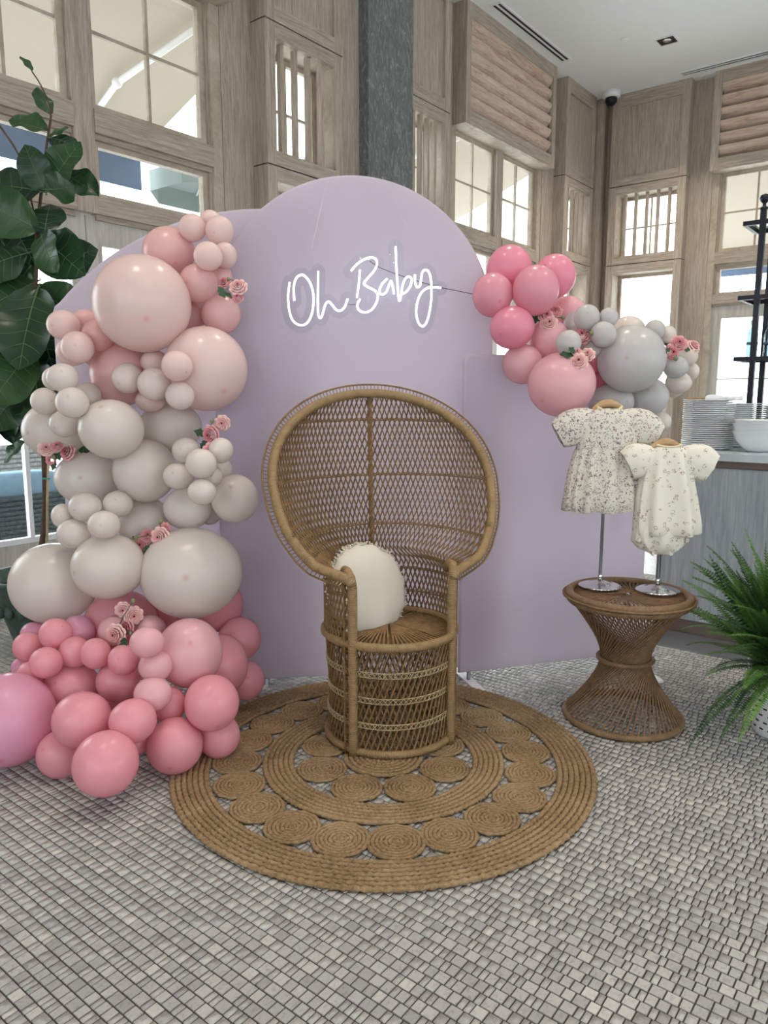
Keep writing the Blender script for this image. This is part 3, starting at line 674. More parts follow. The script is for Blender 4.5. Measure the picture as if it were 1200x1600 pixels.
# tall round arch
hw, sc_, zs_ = 0.692, 0.507, 1.833
out = [(sc_-hw, 0.04), (sc_+hw, 0.04)] + [(sc_+hw*math.cos(a), zs_+hw*math.sin(a)) for a in np.linspace(0, math.pi, 49)]
t = thing('backdrop_panel', 'tallest lilac fabric backdrop panel with round arched top, behind the wicker chair', 'backdrop', pt(ARCH, sc_, 0))
panel_cover(ARCH, out).build('fabric_cover', 'lilac', t); feet(t, ARCH, (sc_-0.5, sc_+0.5))
# sloping-topped panel
Rr, c0, zt = 1.335, 0.10, 2.39
out = [(-0.945, 0.04), (0.24, 0.04)] + [(s, zt-(Rr-math.sqrt(Rr*Rr-(s-c0)**2))) for s in np.linspace(0.24, -0.91, 30)] + [(-0.933, 1.91), (-0.943, 1.88)]
t = thing('backdrop_panel', 'lilac fabric backdrop panel with sloping curved top, behind the tall balloon column', 'backdrop', pt(LEFTP, -0.35, 0))
panel_cover(LEFTP, out).build('fabric_cover', 'lilac', t); feet(t, LEFTP, (-0.8, 0.1))
# square-topped panel
out = [(-0.03, 0.055), (1.07, 0.055), (1.07, 1.66), (1.06, 1.683), (1.04, 1.69), (0.0, 1.69), (-0.02, 1.683), (-0.03, 1.66)]
t = thing('backdrop_panel', 'low square-topped lilac fabric backdrop panel under the short balloon garland', 'backdrop', pt(RIGHTP, 0.52, 0))
panel_cover(RIGHTP, out).build('fabric_cover', 'lilac', t); feet(t, RIGHTP, (0.03, 0.985), 0.30, 0.25)

# ================================================================== NEON SIGN
SG = (ARCH[0]+ARCH[2]*0.028, ARCH[1], ARCH[2])
def sg(cx, cy):           # a point of the sign on the plane it hangs in
    return on_plane(430+cx/4.444, 370+cy/4.444, SG[0], SG[2])
strokes = dict(
 letter_o=[[(100,318),(90,400),(95,500),(120,580),(170,615),(220,600),(255,530),(265,420),(245,330),(205,275),(175,268),(145,290),(128,350),(132,445)]],
 letter_h=[[(298,240),(295,400),(298,540),(315,565),(330,530),(348,470),(370,452),(395,475),(420,507),(450,515),(480,490),(502,432)]],
 letter_b=[[(587,232),(578,330),(565,425)],[(525,238),(575,185),(640,150),(685,150),(705,180),(690,230),(640,290),(615,325),(640,350),(690,375),(710,410),(700,460),(665,510),(615,527),(575,505),(570,465),(588,435)]],
 letter_a=[[(775,293),(740,330),(722,375),(735,402),(765,390),(785,345),(800,310),(810,330),(822,400)]],
 letter_b_small=[[(834,70),(838,200),(848,350),(855,430),(865,440),(880,350),(900,295),(925,280),(945,300),(935,345),(905,385),(875,402)]],
 letter_y=[[(968,265),(968,310),(980,350),(1000,345),(1010,300),(1018,250),(1040,232),(1065,250),(1080,320),(1080,440),(1060,560),(1030,620),(1000,610),(980,560),(978,490),(1000,410),(1040,365),(1090,352),(1148,357)]])
base = sg(600, 620)
sign = thing('neon_sign', 'white neon script sign reading Oh Baby on clear acrylic, hung on the arched panel', 'neon sign', base)
allp = []
for nm, ss in strokes.items():
    mb = MB()
    for s in ss:
        pts = catmull([sg(*p) + SG[2]*0.010 for p in s], 5); mb.tube(pts, 0.0050, 8); allp += [(p.x, p.y, p.z) for p in pts]
    mb.build('neon_'+nm, 'neon', sign, True)
# acrylic backing cut to the outline of the lettering
A = np.array(allp); u3 = np.array(SG[1]); S2d = np.c_[(A-np.array(SG[0]))@u3, A[:, 2]]
s0, s1, z0, z1 = S2d[:, 0].min()-0.05, S2d[:, 0].max()+0.05, S2d[:, 1].min()-0.05, S2d[:, 1].max()+0.05
st_ = 0.006; nx, nz = int((s1-s0)/st_)+1, int((z1-z0)/st_)+1; thr = 0.034
gx, gz = np.meshgrid(s0+np.arange(nx)*st_, z0+np.arange(nz)*st_)
dist = np.full(gx.shape, 9.0); near_i = np.zeros(gx.shape, int)
for i in range(len(S2d)):
    d = np.hypot(gx-S2d[i, 0], gz-S2d[i, 1]); m_ = d < dist; dist[m_] = d[m_]; near_i[m_] = i
ins = dist < thr+st_*0.75
vid = {}; V2 = []; F2 = []
def vtx(j, i):
    if (j, i) not in vid:
        p = np.array((gx[j, i], gz[j, i]))
        if dist[j, i] > thr-st_*0.5:
            c = S2d[near_i[j, i]]; p = c+(p-c)/max(dist[j, i], 1e-6)*thr
        vid[(j, i)] = len(V2); V2.append(p)
    return vid[(j, i)]
for j in range(nz-1):
    for i in range(nx-1):
        if ins[j, i] and ins[j, i+1] and ins[j+1, i] and ins[j+1, i+1]: F2.append((vtx(j, i), vtx(j, i+1), vtx(j+1, i+1), vtx(j+1, i)))
ecount = {}
for f in F2:
    for a, b in zip(f, f[1:]+f[:1]): ecount[(a, b)] = 1
nb = len(V2); mb = MB()
fr3 = [SG[0]+SG[1]*float(p[0])+Vector((0, 0, float(p[1]))) for p in V2]
mb.add(fr3+[p-SG[2]*0.005 for p in fr3], F2+[tuple(nb+i for i in reversed(f)) for f in F2]+[(b, a, a+nb, b+nb) for (a, b) in ecount if (b, a) not in ecount])
mb.build('acrylic_backing', 'acrylic', sign)
for p in ((590, 150), (650, 160), (795, 125), (820, 180), (835, 42)):
    c = sg(*p); MB().sphere(c+SG[2]*0.002, 0.005, 8, 6).build('fixing_screw', 'chrome', sign, True)
cordp = [sg(650, 162)-SG[2]*0.004, sg(715, 205)-SG[2]*0.008, sg(800, 240)-SG[2]*0.010, sg(900, 275)-SG[2]*0.010, sg(1000, 308)-SG[2]*0.010, sg(1140, 348)-SG[2]*0.008, sg(1250, 372), sg(1372, 398)]
MB().tube(catmull(cordp, 5), 0.0016, 6).build('power_cord', 'black_metal', sign)
MB().tube(catmull([sg(500, 465)-SG[2]*0.006, sg(530, 470)-SG[2]*0.009, sg(562, 466)-SG[2]*0.006], 4), 0.0012, 6).build('link_wire', 'black_metal', sign)
M['line'] = plain('clear_line', (0.75, 0.72, 0.78), 0.3)
for a, b in (((487, 387), (512, 277)), ((640, 362), (597, 274))):
    p = on_plane(*a, SG[0], SG[2]); q = on_plane(b[0], b[1]+2, ARCH[0]+ARCH[2]*0.003, ARCH[2]); MB().tube([p, p.lerp(q, 0.5)-SG[2]*0.005, q], 0.0011, 5).build('hanging_line', 'line', sign)

# ================================================================== BALLOONS
# picture x, y, half width, half height, distance (from what each balloon touches), colour
GARLAND_COLUMN = [(301,356,21,21,3.420,'b'),(343,361,22,23,3.420,'b'),(329,346,17,17,3.488,'b'),(325,400,22,22,3.316,'b'),(351,399,19,20,3.416,'b'),(264,393,40,37,3.499,'c'),(222,475,75,74,3.308,'b'),(310,443,30,30,3.405,'c'),(345,432,18,18,3.476,'c'),(345,491,30,31,3.468,'c'),(300,492,22,24,3.530,'c'),(99,508,25,23,3.420,'b'),(133,503,21,19,3.524,'c'),(154,524,25,25,3.397,'d'),(121,543,25,25,3.290,'b'),(113,549,25,22,3.420,'b'),(146,556,16,16,3.564,'c'),(190,584,48,50,3.519,'c'),(322,577,64,65,3.404,'b'),(241,568,21,21,3.420,'b'),(277,572,24,24,3.183,'b'),(199,591,23,24,3.348,'a'),(241,600,26,25,3.290,'a'),(281,618,22,22,3.244,'a'),(235,626,23,18,3.417,'b'),(98,590,24.5,22,3.188,'w'),(84,592,17,18,3.358,'w'),(70,627,21,21,3.350,'w'),(113,629,25,24,3.160,'w'),(138,617,20,19,3.420,'w'),(101,662,23,21,3.346,'w'),(88,672,51,44,3.515,'w'),(174,670,49.5,45.5,3.275,'w'),(266,668,48,40,3.551,'w'),(226,736,48,49,3.434,'w'),(137,747,50,41,3.550,'w'),(291,704,22,20,3.290,'w'),(345,704,19,20,3.228,'w'),(314,724,24,23,3.160,'w'),(279,744,24,21,3.290,'w'),(332,744,15,17,3.246,'w'),(347,732,15,16,3.420,'w'),(316,769,22,20,3.160,'w'),(293,795,37,33,3.445,'w'),(367,779,36.5,38,3.420,'w'),(328,800,18,20,3.585,'w'),(133,792,25,23,3.290,'w'),(184,788,23,21,3.340,'w'),(98,806,17,19,3.340,'w'),(163,820,25,22,3.192,'w'),(115,834,25.5,23,3.290,'w'),(226,817,41,40,3.533,'w'),(84,912,66,62,3.485,'w'),(169,885,55.5,51,3.290,'w'),(299,895,79,71,3.387,'w'),(190,977,58,54,3.485,'p'),(341,945,38,42,3.642,'p'),(374,998,33,34,3.566,'p'),(345,1040,42,48,3.382,'p'),(384,1063,29,31,3.535,'p'),(296,1020,51,54,3.174,'q'),(177,986,23,24,3.269,'q'),(233,984,26,22,3.333,'q'),(229,1004,26,24,2.974,'q'),(87,990,25,24,3.191,'p'),(44,1011,23,23,3.272,'p'),(53,990,20,18,3.427,'m'),(72,1035,25,24,3.088,'p'),(117,1019,24,24,3.165,'p'),(149,1021,23,24,3.115,'p'),(193,1031,24,24,3.082,'p'),(243,1041,26,24,3.020,'q'),(49,1055,23,22,3.192,'p'),(34,1042,16,15,3.292,'m'),(112,1073,42,38,3.201,'p'),(186,1064,35,33,3.166,'p'),(239,1085,29,26,2.954,'q'),(264,1101,26,28,3.063,'p'),(128,1125,45,42,2.908,'p'),(207,1127,36,34,2.848,'p'),(331,1099,42,43,3.015,'p'),(14,1125,70,71,3.018,'m'),(95,1180,36,37,2.950,'p'),(165,1194,50,49,2.720,'p'),(273,1166,43,43,2.987,'p'),(342,1152,32,34,3.113,'p'),(217,1160,18,18,3.009,'p'),(122,988,26,26,3.309,'m'),(262,960,30,30,3.658,'p'),(160,1110,36,36,3.314,'p')]
GARLAND_SHORT = [(796,420,35,36,3.702,'h'),(770,461,31.5,34,3.606,'k'),(837,453,36,38,3.553,'k'),(867,431,32,33,3.687,'h'),(800,512,34.5,33,3.572,'h'),(887,490,29,27,3.823,'q'),(857,530,31,31,3.681,'q'),(817,569,31,31,3.651,'q'),(877,601,52,50,3.539,'q'),(917,496,20,20,3.570,'g'),(951,496,15,15,3.573,'g'),(898,506,17,19,3.711,'g'),(888,536,19.5,20,3.460,'g'),(943,523,20,20,3.539,'g'),(923,545,17,15,3.631,'g'),(982,518,26,24,3.904,'w'),(986.5,561,52,52,3.638,'g'),(1023,516,16,16,3.831,'g'),(1043,523,13,14,3.874,'w'),(1056,573,19,18,3.739,'g'),(1075,557,15,15,3.902,'w'),(1060,598,20,17,3.816,'w'),(1052,608,17,13,3.917,'w'),(1015,620,29,29,3.824,'g'),(955,628,35,28,3.784,'g'),(1031,660,17.5,17,3.838,'w'),(1022,641,17,15,3.940,'w'),(1003,684,19,18,3.883,'g'),(926,565,18,18,3.774,'h'),(935,592,17,18,3.828,'h'),(1081,580,11,13,3.938,'w')]
def balloon_verts(n=40, m=26):
    vs = []; ap = []
    for i in range(m+1):
        a = math.pi*i/m; r = math.sin(a); y = -math.cos(a)                 # y -1 = crown, +1 = neck end
        if y > 0.55: r *= 1-0.10*((y-0.55)/0.45)**2
        for j in range(n): b_ = 2*math.pi*j/n; vs.append((r*math.cos(b_), y*(1.06 if y > 0 else 1.0), r*math.sin(b_))); ap.append(max(0.0, 1-a/0.16))
    k = len(vs)
    for r, y in ((0.05, 1.05), (0.05, 1.10), (0.085, 1.13), (0.075, 1.16), (0.0, 1.15)):          # knot
        for j in range(n): b_ = 2*math.pi*j/n; vs.append((r*math.cos(b_), y, r*math.sin(b_))); ap.append(0.6)
    m2 = m+5
    fs = [(i*n+j, i*n+(j+1) % n, (i+1)*n+(j+1) % n, (i+1)*n+j) for i in range(m2) for j in range(n)]
    return np.array(vs), fs, ap
BV, BF, BA = balloon_verts()
CAMM = np.array([[RT.x, RT.y, RT.z], [math.sin(YAW), math.cos(YAW), 0], [0, 0, 1]])
spheres = []; BALLOONS = []
def balloon(x, y, rx, ry, D, key, place, front=False):
    c = at_depth(x, y, D); s = D/FPX; rad = np.array((rx, (rx+ry)/2, ry))*s; rm = float(rad.mean())
    ax, az = rng.uniform(-0.9, 0.9), rng.uniform(-1.0, 1.0)
    Rm = np.array(Matrix.Rotation(az, 3, 'Z') @ Matrix.Rotation(ax, 3, 'X'))
    w = (BV@Rm.T)*rad; w = w@CAMM
    low = float((w[:, 2]).min())
    me = bpy.data.meshes.new('balloon'); me.from_pydata(w.tolist(), [], BF)
    a = me.attributes.new('apex', 'FLOAT', 'POINT'); a.data.foreach_set('value', BA)
    me.polygons.foreach_set('use_smooth', [True]*len(BF)); me.materials.append(M['bal_'+key]); me.update()
    o = bpy.data.objects.new('balloon', me); COL.objects.link(o)
    if c.z+low < 0.002: c.z = 0.002-low
    o.location = c; spheres.append((c.copy(), rm))
    BALLOONS.append((o, c.z, rm, key, place)); return
def label_balloon(o, rm, key, place):
    size = 'giant' if rm > 0.19 else 'large' if rm > 0.125 else 'medium' if rm > 0.082 else 'small'
    return f'{size} {BAL[key][0]} balloon', place
for b_ in GARLAND_COLUMN:
    balloon(*b_, 'in the tall balloon column')
for b_ in GARLAND_SHORT: balloon(*b_, 'in the short balloon garland')
ORD = ['', 'second ', 'third ', 'fourth ', 'fifth ', 'sixth ', 'seventh ', 'eighth ', 'ninth ', 'tenth ', 'eleventh ', 'twelfth ', 'thirteenth ', 'fourteenth ', 'fifteenth ', 'sixteenth ', 'seventeenth ', 'eighteenth ', 'nineteenth ', 'twentieth ', 'twenty-first ', 'twenty-second ', 'twenty-third ', 'twenty-fourth ', 'twenty-fifth ']
sets = {}
for o, z, rm, key, place in BALLOONS: sets.setdefault(label_balloon(o, rm, key, place), []).append((z, o))
for (lab, place), mem in sets.items():
    mem.sort(key=lambda q: -q[0])
    for i, (z, o) in enumerate(mem):
        pre = '' if len(mem) == 1 else 'lowest ' if i == len(mem)-1 else ORD[i]+'highest '
        tag(o, pre+lab+' '+place, 'balloon', lab+'s '+place)
def front_depth(x, y, default):
    d = ray(x, y); best = None; dl = d.length; dn = d/dl
    for c, r in spheres:
        oc = c-CAM; tca = oc.dot(dn); d2 = oc.length_squared-tca*tca
        if d2 < r*r:
            tt = (tca-math.sqrt(r*r-d2))/dl
            if best is None or tt < best: best = tt
    return best if best else default

# ================================================================== SILK FLOWERS
def bloom_mesh(name, mat):
    mb = MB()
    for L, (n, r0, r1, up, h) in enumerate(((4, 0.04, 0.26, 0.36, 0.62), (5, 0.14, 0.42, 0.28, 0.66), (6, 0.26, 0.60, 0.16, 0.68), (7, 0.38, 0.80, 0.02, 0.62), (8, 0.50, 1.0, -0.12, 0.46))):
        for k in range(n):
            a0 = 2*math.pi*(k+0.37*L)/n; wd = 2*math.pi/n*0.72; vs = []; al = []
            for j in range(4):
                v = j/3; r = r0+(r1-r0)*v; z = up*1.0+h*math.sin(v*math.pi*0.62)*0.75-(0.10*v**3 if L > 2 else 0)
                for i in range(5):
                    u_ = i/4-0.5; a = a0+u_*2*wd*(0.55+0.45*math.sin(math.pi*(0.25+0.6*v)))
                    rr = r*(1-0.16*(2*u_)**2*v)
                    vs.append((rr*math.cos(a), rr*math.sin(a), z-0.08*(2*u_)**2)); al.append(min(1.0, 0.10+0.09*L+0.55*v))  # outer layers paler; petal bases darkened as painted shade in the gaps
            mb.add(vs, [(j*5+i, j*5+i+1, j*5+i+6, j*5+i+5) for j in range(3) for i in range(4)], al)
    mb.lathe([(0.12, 0.42), (0.11, 0.60), (0.0, 0.66)], 8)
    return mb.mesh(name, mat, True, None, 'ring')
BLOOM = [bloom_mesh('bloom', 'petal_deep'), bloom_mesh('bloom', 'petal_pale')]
def leaf_small():
    mb = MB(); prof = [(0, 0.02), (0.15, 0.18), (0.3, 0.30), (0.42, 0.20), (0.58, 0.34), (0.75, 0.18), (1.0, 0.0)]; vs = []; fs = []
    for t_, w in prof: vs += [(-w, t_, -0.12*t_*t_+0.04), (0, t_, -0.12*t_*t_), (w, t_, -0.12*t_*t_+0.04)]
    for i in range(len(prof)-1): fs += [(i*3, i*3+1, i*3+4, i*3+3), (i*3+1, i*3+2, i*3+5, i*3+4)]
    return mb.add(vs, fs).mesh('leaf', 'flower_leaf', True)
LEAFM = leaf_small()
BUDM = MB().sphere((0, 0, 0), (0.8, 0.8, 1.0), 10, 8).mesh('bud', 'bud', True)
def spray(label, blooms, leaves=(), buds=(), D0=3.3):
    x, y = blooms[0][:2]; Db = front_depth(x, y, D0)
    t = thing('flower_spray', label, 'flowers', at_depth(x, y, Db))
    w = Vector(t['_w']); ds = []
    for (x, y, r, k) in blooms:
        D = min(front_depth(x, y, Db), Db+0.05); D = max(D, Db-0.06)
        rr = r*D/FPX*1.22; c = at_depth(x, y, D-rr*0.35)
        n = (-FW + RT*rng.uniform(-0.5, 0.5) + UP*rng.uniform(-0.25, 0.55)).normalized(); c = c - n*rr*0.25
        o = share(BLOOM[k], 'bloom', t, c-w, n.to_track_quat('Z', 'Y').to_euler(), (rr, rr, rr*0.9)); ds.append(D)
    for (x, y, L, ang) in leaves:
        D = front_depth(x, y, Db); c = at_depth(x, y, D-0.008); s = L*D/FPX
        a = math.radians(ang); yv = (RT*math.cos(a)+UP*math.sin(a)-FW*0.1).normalized(); zv = (-FW+UP*0.3); zv = (zv-yv*zv.dot(yv)).normalized(); xv = yv.cross(zv)
        R3 = Matrix((xv, yv, zv)).transposed()
        share(LEAFM, 'leaf', t, c-w-yv*s*0.5, R3.to_euler(), s)
    c0_ = at_depth(blooms[0][0], blooms[0][1], Db)
    for (x, y, r) in buds:
        D = min(front_depth(x, y, Db), Db+0.03); c = at_depth(x, y, D-0.02); rr = r*D/FPX
        share(BUDM, 'bud', t, c-w, None, rr); MB().tube([c, (c+c0_)/2+Vector((0, 0, 0.01)), c0_], 0.0018, 5).build('stem', 'flower_leaf', t)
    return t
spray('pink silk ranunculus spray tucked among the blush balloons at the top', [(372,447,12.5,1),(350,441,9.5,0),(371,464,8.5,0)], [(347,457,20,-60),(358,464,18,-50),(344,447,18,200)], [(357,436,3.5)])
spray('pink silk ranunculus spray lying against the sand white balloons beside fig trunk', [(104,706,12,0),(72,700,11,1),(89,696,8,0),(79,719,8,0)], [(133,702,24,0),(90,712,18,-60),(84,728,16,-110)], [(84,714,4)])
spray('pink silk ranunculus spray standing up from the small sand white balloon cluster', [(328,680,14,0),(347,661,11,1),(331,703,12,0)], [(313,676,22,160),(318,695,18,-120)], [(331,658,4)])
spray('four pink silk ranunculus blooms on top of a giant sand white balloon', [(249,839,14,1),(219,851,12,0),(231,836,10,0),(257,826,9,0)], [(229,861,20,-110),(212,842,14,140)], [(251,815,4),(212,841,4)])
spray('pink silk ranunculus spray among the bubblegum pink balloons', [(179,992,15,1),(209,962,13,1),(192,953,11,1),(197,980,12,0)], [(193,1007,22,-100),(190,960,14,170)], [(208,939,4.5),(204,990,4)])
spray('pink silk ranunculus spray between hot pink and dove grey balloons', [(858,504,12.5,1),(853,492,11,0),(868,486,9.5,0)], [(836,499,22,200),(842,492,16,150)], [(879,496,3.5)], 3.6)
spray('single deep pink silk ranunculus on the small dove grey balloons', [(910,523,13,0)], [(919,522,12,10)], [(924,520,4)], 3.6)
spray('pale pink silk ranunculus trio above the light pink giant balloon', [(904,564,13,1),(918,553,10.5,1),(901,550,9,1)], [(888,552,28,185),(893,546,16,120)], [], 3.6)
spray('pink silk ranunculus spray at the far end of the short garland', [(1061,536,12,0),(1050,550,11.5,0),(1085,540,10,1)], [(1039,536,18,150),(1074,545,18,180),(1041,548,14,200)], [(1056,560,4)], 3.7)

# ================================================================== JUTE RUG
RUGC = Vector((2.288, 1.804, 0))
rug = thing('rug', 'round braided jute rug of linked coils under the wicker chair', 'rug', RUGC)
def braid_ring(mb, R, r, z, seg, phase=0.0, c=(0, 0), wob=0.0):
    pts = []; n = 6; vs = []
    lob = max(12, int(2*math.pi*R/0.020))
    for i in range(seg):
        a = 2*math.pi*i/seg
        pr = 1+0.30*math.sin(a*lob+phase); rr = R+wob*math.sin(3*a+phase)
        for j in range(n):
            b_ = 2*math.pi*j/n; off = r*pr
            vs.append((c[0]+(rr+off*math.cos(b_))*math.cos(a), c[1]+(rr+off*math.cos(b_))*math.sin(a), max(0.0005, z+off*0.85*math.sin(b_))))
    fs = [(i*n+j, i*n+(j+1) % n, ((i+1) % seg)*n+(j+1) % n, ((i+1) % seg)*n+j) for i in range(seg) for j in range(n)]
    mb.add(vs, fs)
def band(R0, R1, k, name, seg):
    mb = MB(); r = (R1-R0)/k/2
    for i in range(k): braid_ring(mb, R0+r*(2*i+1), r*1.08, 0.010, seg, i*1.7)
    return mb.build(name, 'jute', rug, True, True)
band(0.705, 0.855, 7, 'outer_band', 420); band(0.37, 0.495, 6, 'middle_band', 300); band(0.0, 0.165, 8, 'centre_coil', 90)
cm = MB()
rr_, k = 0.0985, 7
for i in range(k): braid_ring(cm, rr_*(i+0.5)/k, rr_/k/2*1.15, 0.0085, 40 if i > 2 else 18, i*1.3)
coil = cm.mesh('coil', 'jute', True)
for k in range(20):
    a = 2*math.pi*(k+0.35)/20; share(coil, 'coil', rug, (0.600*math.cos(a), 0.600*math.sin(a), 0), (0, 0, a*3), (1.03, 1.03, 1))
for k in range(8):
    a = 2*math.pi*(k+0.35)/8; share(coil, 'coil', rug, (0.267*math.cos(a), 0.267*math.sin(a), 0), (0, 0, a*3), (1.02, 1.02, 1))

# ================================================================== PEACOCK CHAIR
CH = Vector((2.494, 1.930, 0.017)); CROT = -YAW + math.radians(16)
chair = thing('peacock_chair', 'tall wicker peacock chair with huge oval woven back and round skirted base', 'chair', CH, CROT)
WZ = [0.74, 0.77, 0.80, 0.84, 0.92, 1.00, 1.10, 1.20, 1.30, 1.38, 1.44, 1.483]
WW = [0.24, 0.30, 0.35, 0.39, 0.443, 0.470, 0.484, 0.478, 0.445, 0.39, 0.22, 0.0]
YR = [-0.19, -0.17, -0.14, -0.11, -0.05, 0.00, 0.06, 0.12, 0.18, 0.235, 0.28, 0.32]
def ww(z):
    if z > 1.10:  # ellipse-like crown
        t_ = (z-1.10)/(1.483-1.10); return 0.484*math.sqrt(max(0.0, 1-t_**2.25))
    return interp(z, WZ, WW)
def S(u, z, off=0.0):
    phi = u*math.radians(132); r = 0.283+off
    A_ = Vector((r*math.sin(phi), r*math.cos(phi), z))
    t_ = smoothstep(0.71, 0.80, z)
    if t_ == 0: return A_
    yc = interp(z, [0.5, 0.9, 1.5], [0.285, 0.315, 0.345]); yr = interp(z, WZ, YR); w = ww(z)+off
    B_ = Vector((w*math.sin(u*1.18)/math.sin(1.18), yc+(yr-yc)*abs(u)**2.0, z))
    return A_.lerp(B_, t_)
HZ = [0.46, 0.71, 0.76, 0.80, 0.86, 0.92, 1.00, 1.10]
HH = [0.652, 0.652, 0.60, 0.57, 0.565, 0.565, 0.57, 0.575]
def half(z):
    if z < 1.10: return interp(z, HZ, HH)
    return 0.575*max(0.0, ww(z)/0.484)
mb = MB(); pitch = 0.0225; slope = 0.36
for fam in (1, -1):
    for k in range(-45, 46):
        q0 = k*pitch; run = []
        for z in np.arange(0.47, 1.482, 0.022):
            q = q0+fam*slope*(z-0.47); h = half(z)
            if h > 0.01 and abs(q) <= h*0.995: run.append(S(q/h, z, 0.0)+Vector((0, 0.0025*fam, 0)))
            elif len(run) > 1: mb.tube(run, 0.0040, 4, caps=False); run = []
            else: run = []
        if len(run) > 1: mb.tube(run, 0.0040, 4, caps=False)
o = mb.build('back_weave', 'wicker', chair, True, True); o['kind'] = 'stuff'
# twisted spine and cross bands
mb = MB()
for ph in (0, math.pi): mb.tube([S(0, z, 0)+Vector((0.006*math.cos(z*90+ph), -0.008+0.006*math.sin(z*90+ph), 0)) for z in np.arange(0.50, 1.48, 0.008)], 0.0075, 6)
mb.build('spine', 'wicker', chair, True, True)
for z in (0.57, 0.68, 0.87, 1.10, 1.352):
    mb = MB()
    for ph in (0, math.pi):
        us = np.linspace(-0.99, 0.99, 150); mb.tube([S(u, z+(0.012*(1-u*u) if z > 0.8 else 0), 0)+Vector((0, -0.004+0.003*math.sin(i*0.9+ph), 0.0045*math.cos(i*0.9+ph))) for i, u in enumerate(us)], 0.0032, 5)
    mb.build('cross_band', 'wicker', chair, True, True)
# posts that run up from the floor, curl over as arms and carry on as the oval rim
zz = list(np.arange(0.0, 0.70, 0.04))+list(np.arange(0.70, 0.90, 0.0125))+list(np.arange(0.90, 1.33, 0.03))+list(np.arange(1.33, 1.478, 0.007))+[1.4795, 1.481, 1.482, 1.4828]
sideL = [S(-1, z, 0.004) for z in zz]; sideR = [S(1, z, 0.004) for z in zz]
post = [i for i, z in enumerate(zz) if z <= 0.735]
for side in (sideL, sideR):
    p = [side[i] for i in post]; top = p[-1]
    sgn = -1 if side is sideL else 1
    curl = [top+Vector((sgn*0.004, 0.004, 0.030)), top+Vector((sgn*0.012, 0.030, 0.050)), top+Vector((sgn*0.012, 0.065, 0.048)), top+Vector((sgn*0.008, 0.10, 0.02))]
    MB().tube(p+curl, 0.0195, 10).build('arm_post', 'wrap', chair, True, True, 'along')
rim = [sideL[i] for i in range(len(zz)) if zz[i] >= 0.722]+[sideR[i] for i in range(len(zz)-1, -1, -1) if zz[i] >= 0.722]
MB().tube(rim, 0.021, 10).build('back_rim', 'wrap', chair, True, True, 'along')
# outer lacing: thin cane outside the rim tied by little loops
outer = []; n_ = len(rim)
for i, p in enumerate(rim):
    a = rim[max(0, i-1)]; b_ = rim[min(n_-1, i+1)]; tn = (b_-a).normalized(); o_ = tn.cross(Vector((0, 1, 0))).normalized()
    c = Vector((0, 0.12, 1.12)); 
    if o_.dot(p-c) < 0: o_ = -o_
    outer.append(p+o_*0.040+Vector((0, 0.012, 0)))
MB().tube(outer, 0.0045, 6).build('outer_rim', 'wicker', chair, True, True)
mb = MB(); L = 0; cum = [0]
for i in range(1, n_): cum.append(cum[-1]+(rim[i]-rim[i-1]).length)
def along(P, s): 
    return Vector([float(np.interp(s, cum, [q[k] for q in P])) for k in range(3)])
for s in np.arange(0.02, cum[-1], 0.016):
    mb.tube([along(rim, s), along(rim, s+0.003).lerp(along(outer, s+0.006), 0.5), along(outer, s+0.006)], 0.0018, 4, caps=False)
o = mb.build('rim_lacing', 'wicker', chair, True, True); o['kind'] = 'stuff'
for side, sgn in ((sideL, -1), (sideR, 1)):   # laced cane down the outside of each post
    P_ = [side[i]+Vector((sgn*0.030, 0.022, 0)) for i in post]; MB().tube(P_, 0.0045, 6).build('post_cane', 'wicker', chair, True, True)
    mb = MB()
    for z in np.arange(0.03, 0.72, 0.016): a = S(sgn, z, 0.004); mb.tube([a, a+Vector((sgn*0.030, 0.022, 0.004))], 0.0018, 4, caps=False)
    o = mb.build('post_lacing', 'wicker', chair, True, True); o['kind'] = 'stuff'
# skirt
def skr(z): return interp(z, [0, 0.22, 0.46], [0.272, 0.262, 0.276])
mb = MB()
for fam in (1, -1):
    n_s = 66
    for k in range(n_s):
        a0 = 2*math.pi*k/n_s; pts = []
        for z in np.linspace(0.02, 0.465, 10): a = a0+fam*(z/0.30)*0.40; r = skr(z)+0.002*fam; pts.append((r*math.cos(a), r*math.sin(a), z))
        mb.tube(pts, 0.0048 if fam == 1 else 0.0034, 4, caps=False)
o = mb.build('skirt_weave', 'wicker', chair, True, True); o['kind'] = 'stuff'
for z in (0.355, 0.243, 0.134):
    mb = MB(); r = skr(z)+0.006
    for dz_ in (-0.011, 0.011): mb.tube([(r*math.cos(a), r*math.sin(a), z+dz_) for a in np.linspace(0, 2*math.pi, 73)[:-1]], 0.0021, 5, True)
    nn = 80
    for k in range(nn):
        a, b_ = 2*math.pi*k/nn, 2*math.pi*(k+1)/nn; r2 = r+0.003
        mb.tube([(r2*math.cos(a), r2*math.sin(a), z-0.012), (r2*math.cos(b_), r2*math.sin(b_), z+0.012)], 0.0016, 4, caps=False); mb.tube([(r2*math.cos(a), r2*math.sin(a), z+0.012), (r2*math.cos(b_), r2*math.sin(b_), z-0.012)], 0.0016, 4, caps=False)
    mb.build('stitched_band', 'stitch', chair, True, True)
ringpts = lambda r, z, k=72: [(r*math.cos(a), r*math.sin(a), z) for a in np.linspace(0, 2*math.pi, k+1)[:-1]]
MB().tube(ringpts(0.275, 0.018), 0.017, 8, True).build('base_ring', 'wrap', chair, True, True, 'along')
MB().tube(ringpts(0.284, 0.475), 0.0185, 8, True).build('seat_ring', 'wrap', chair, True, True, 'along')
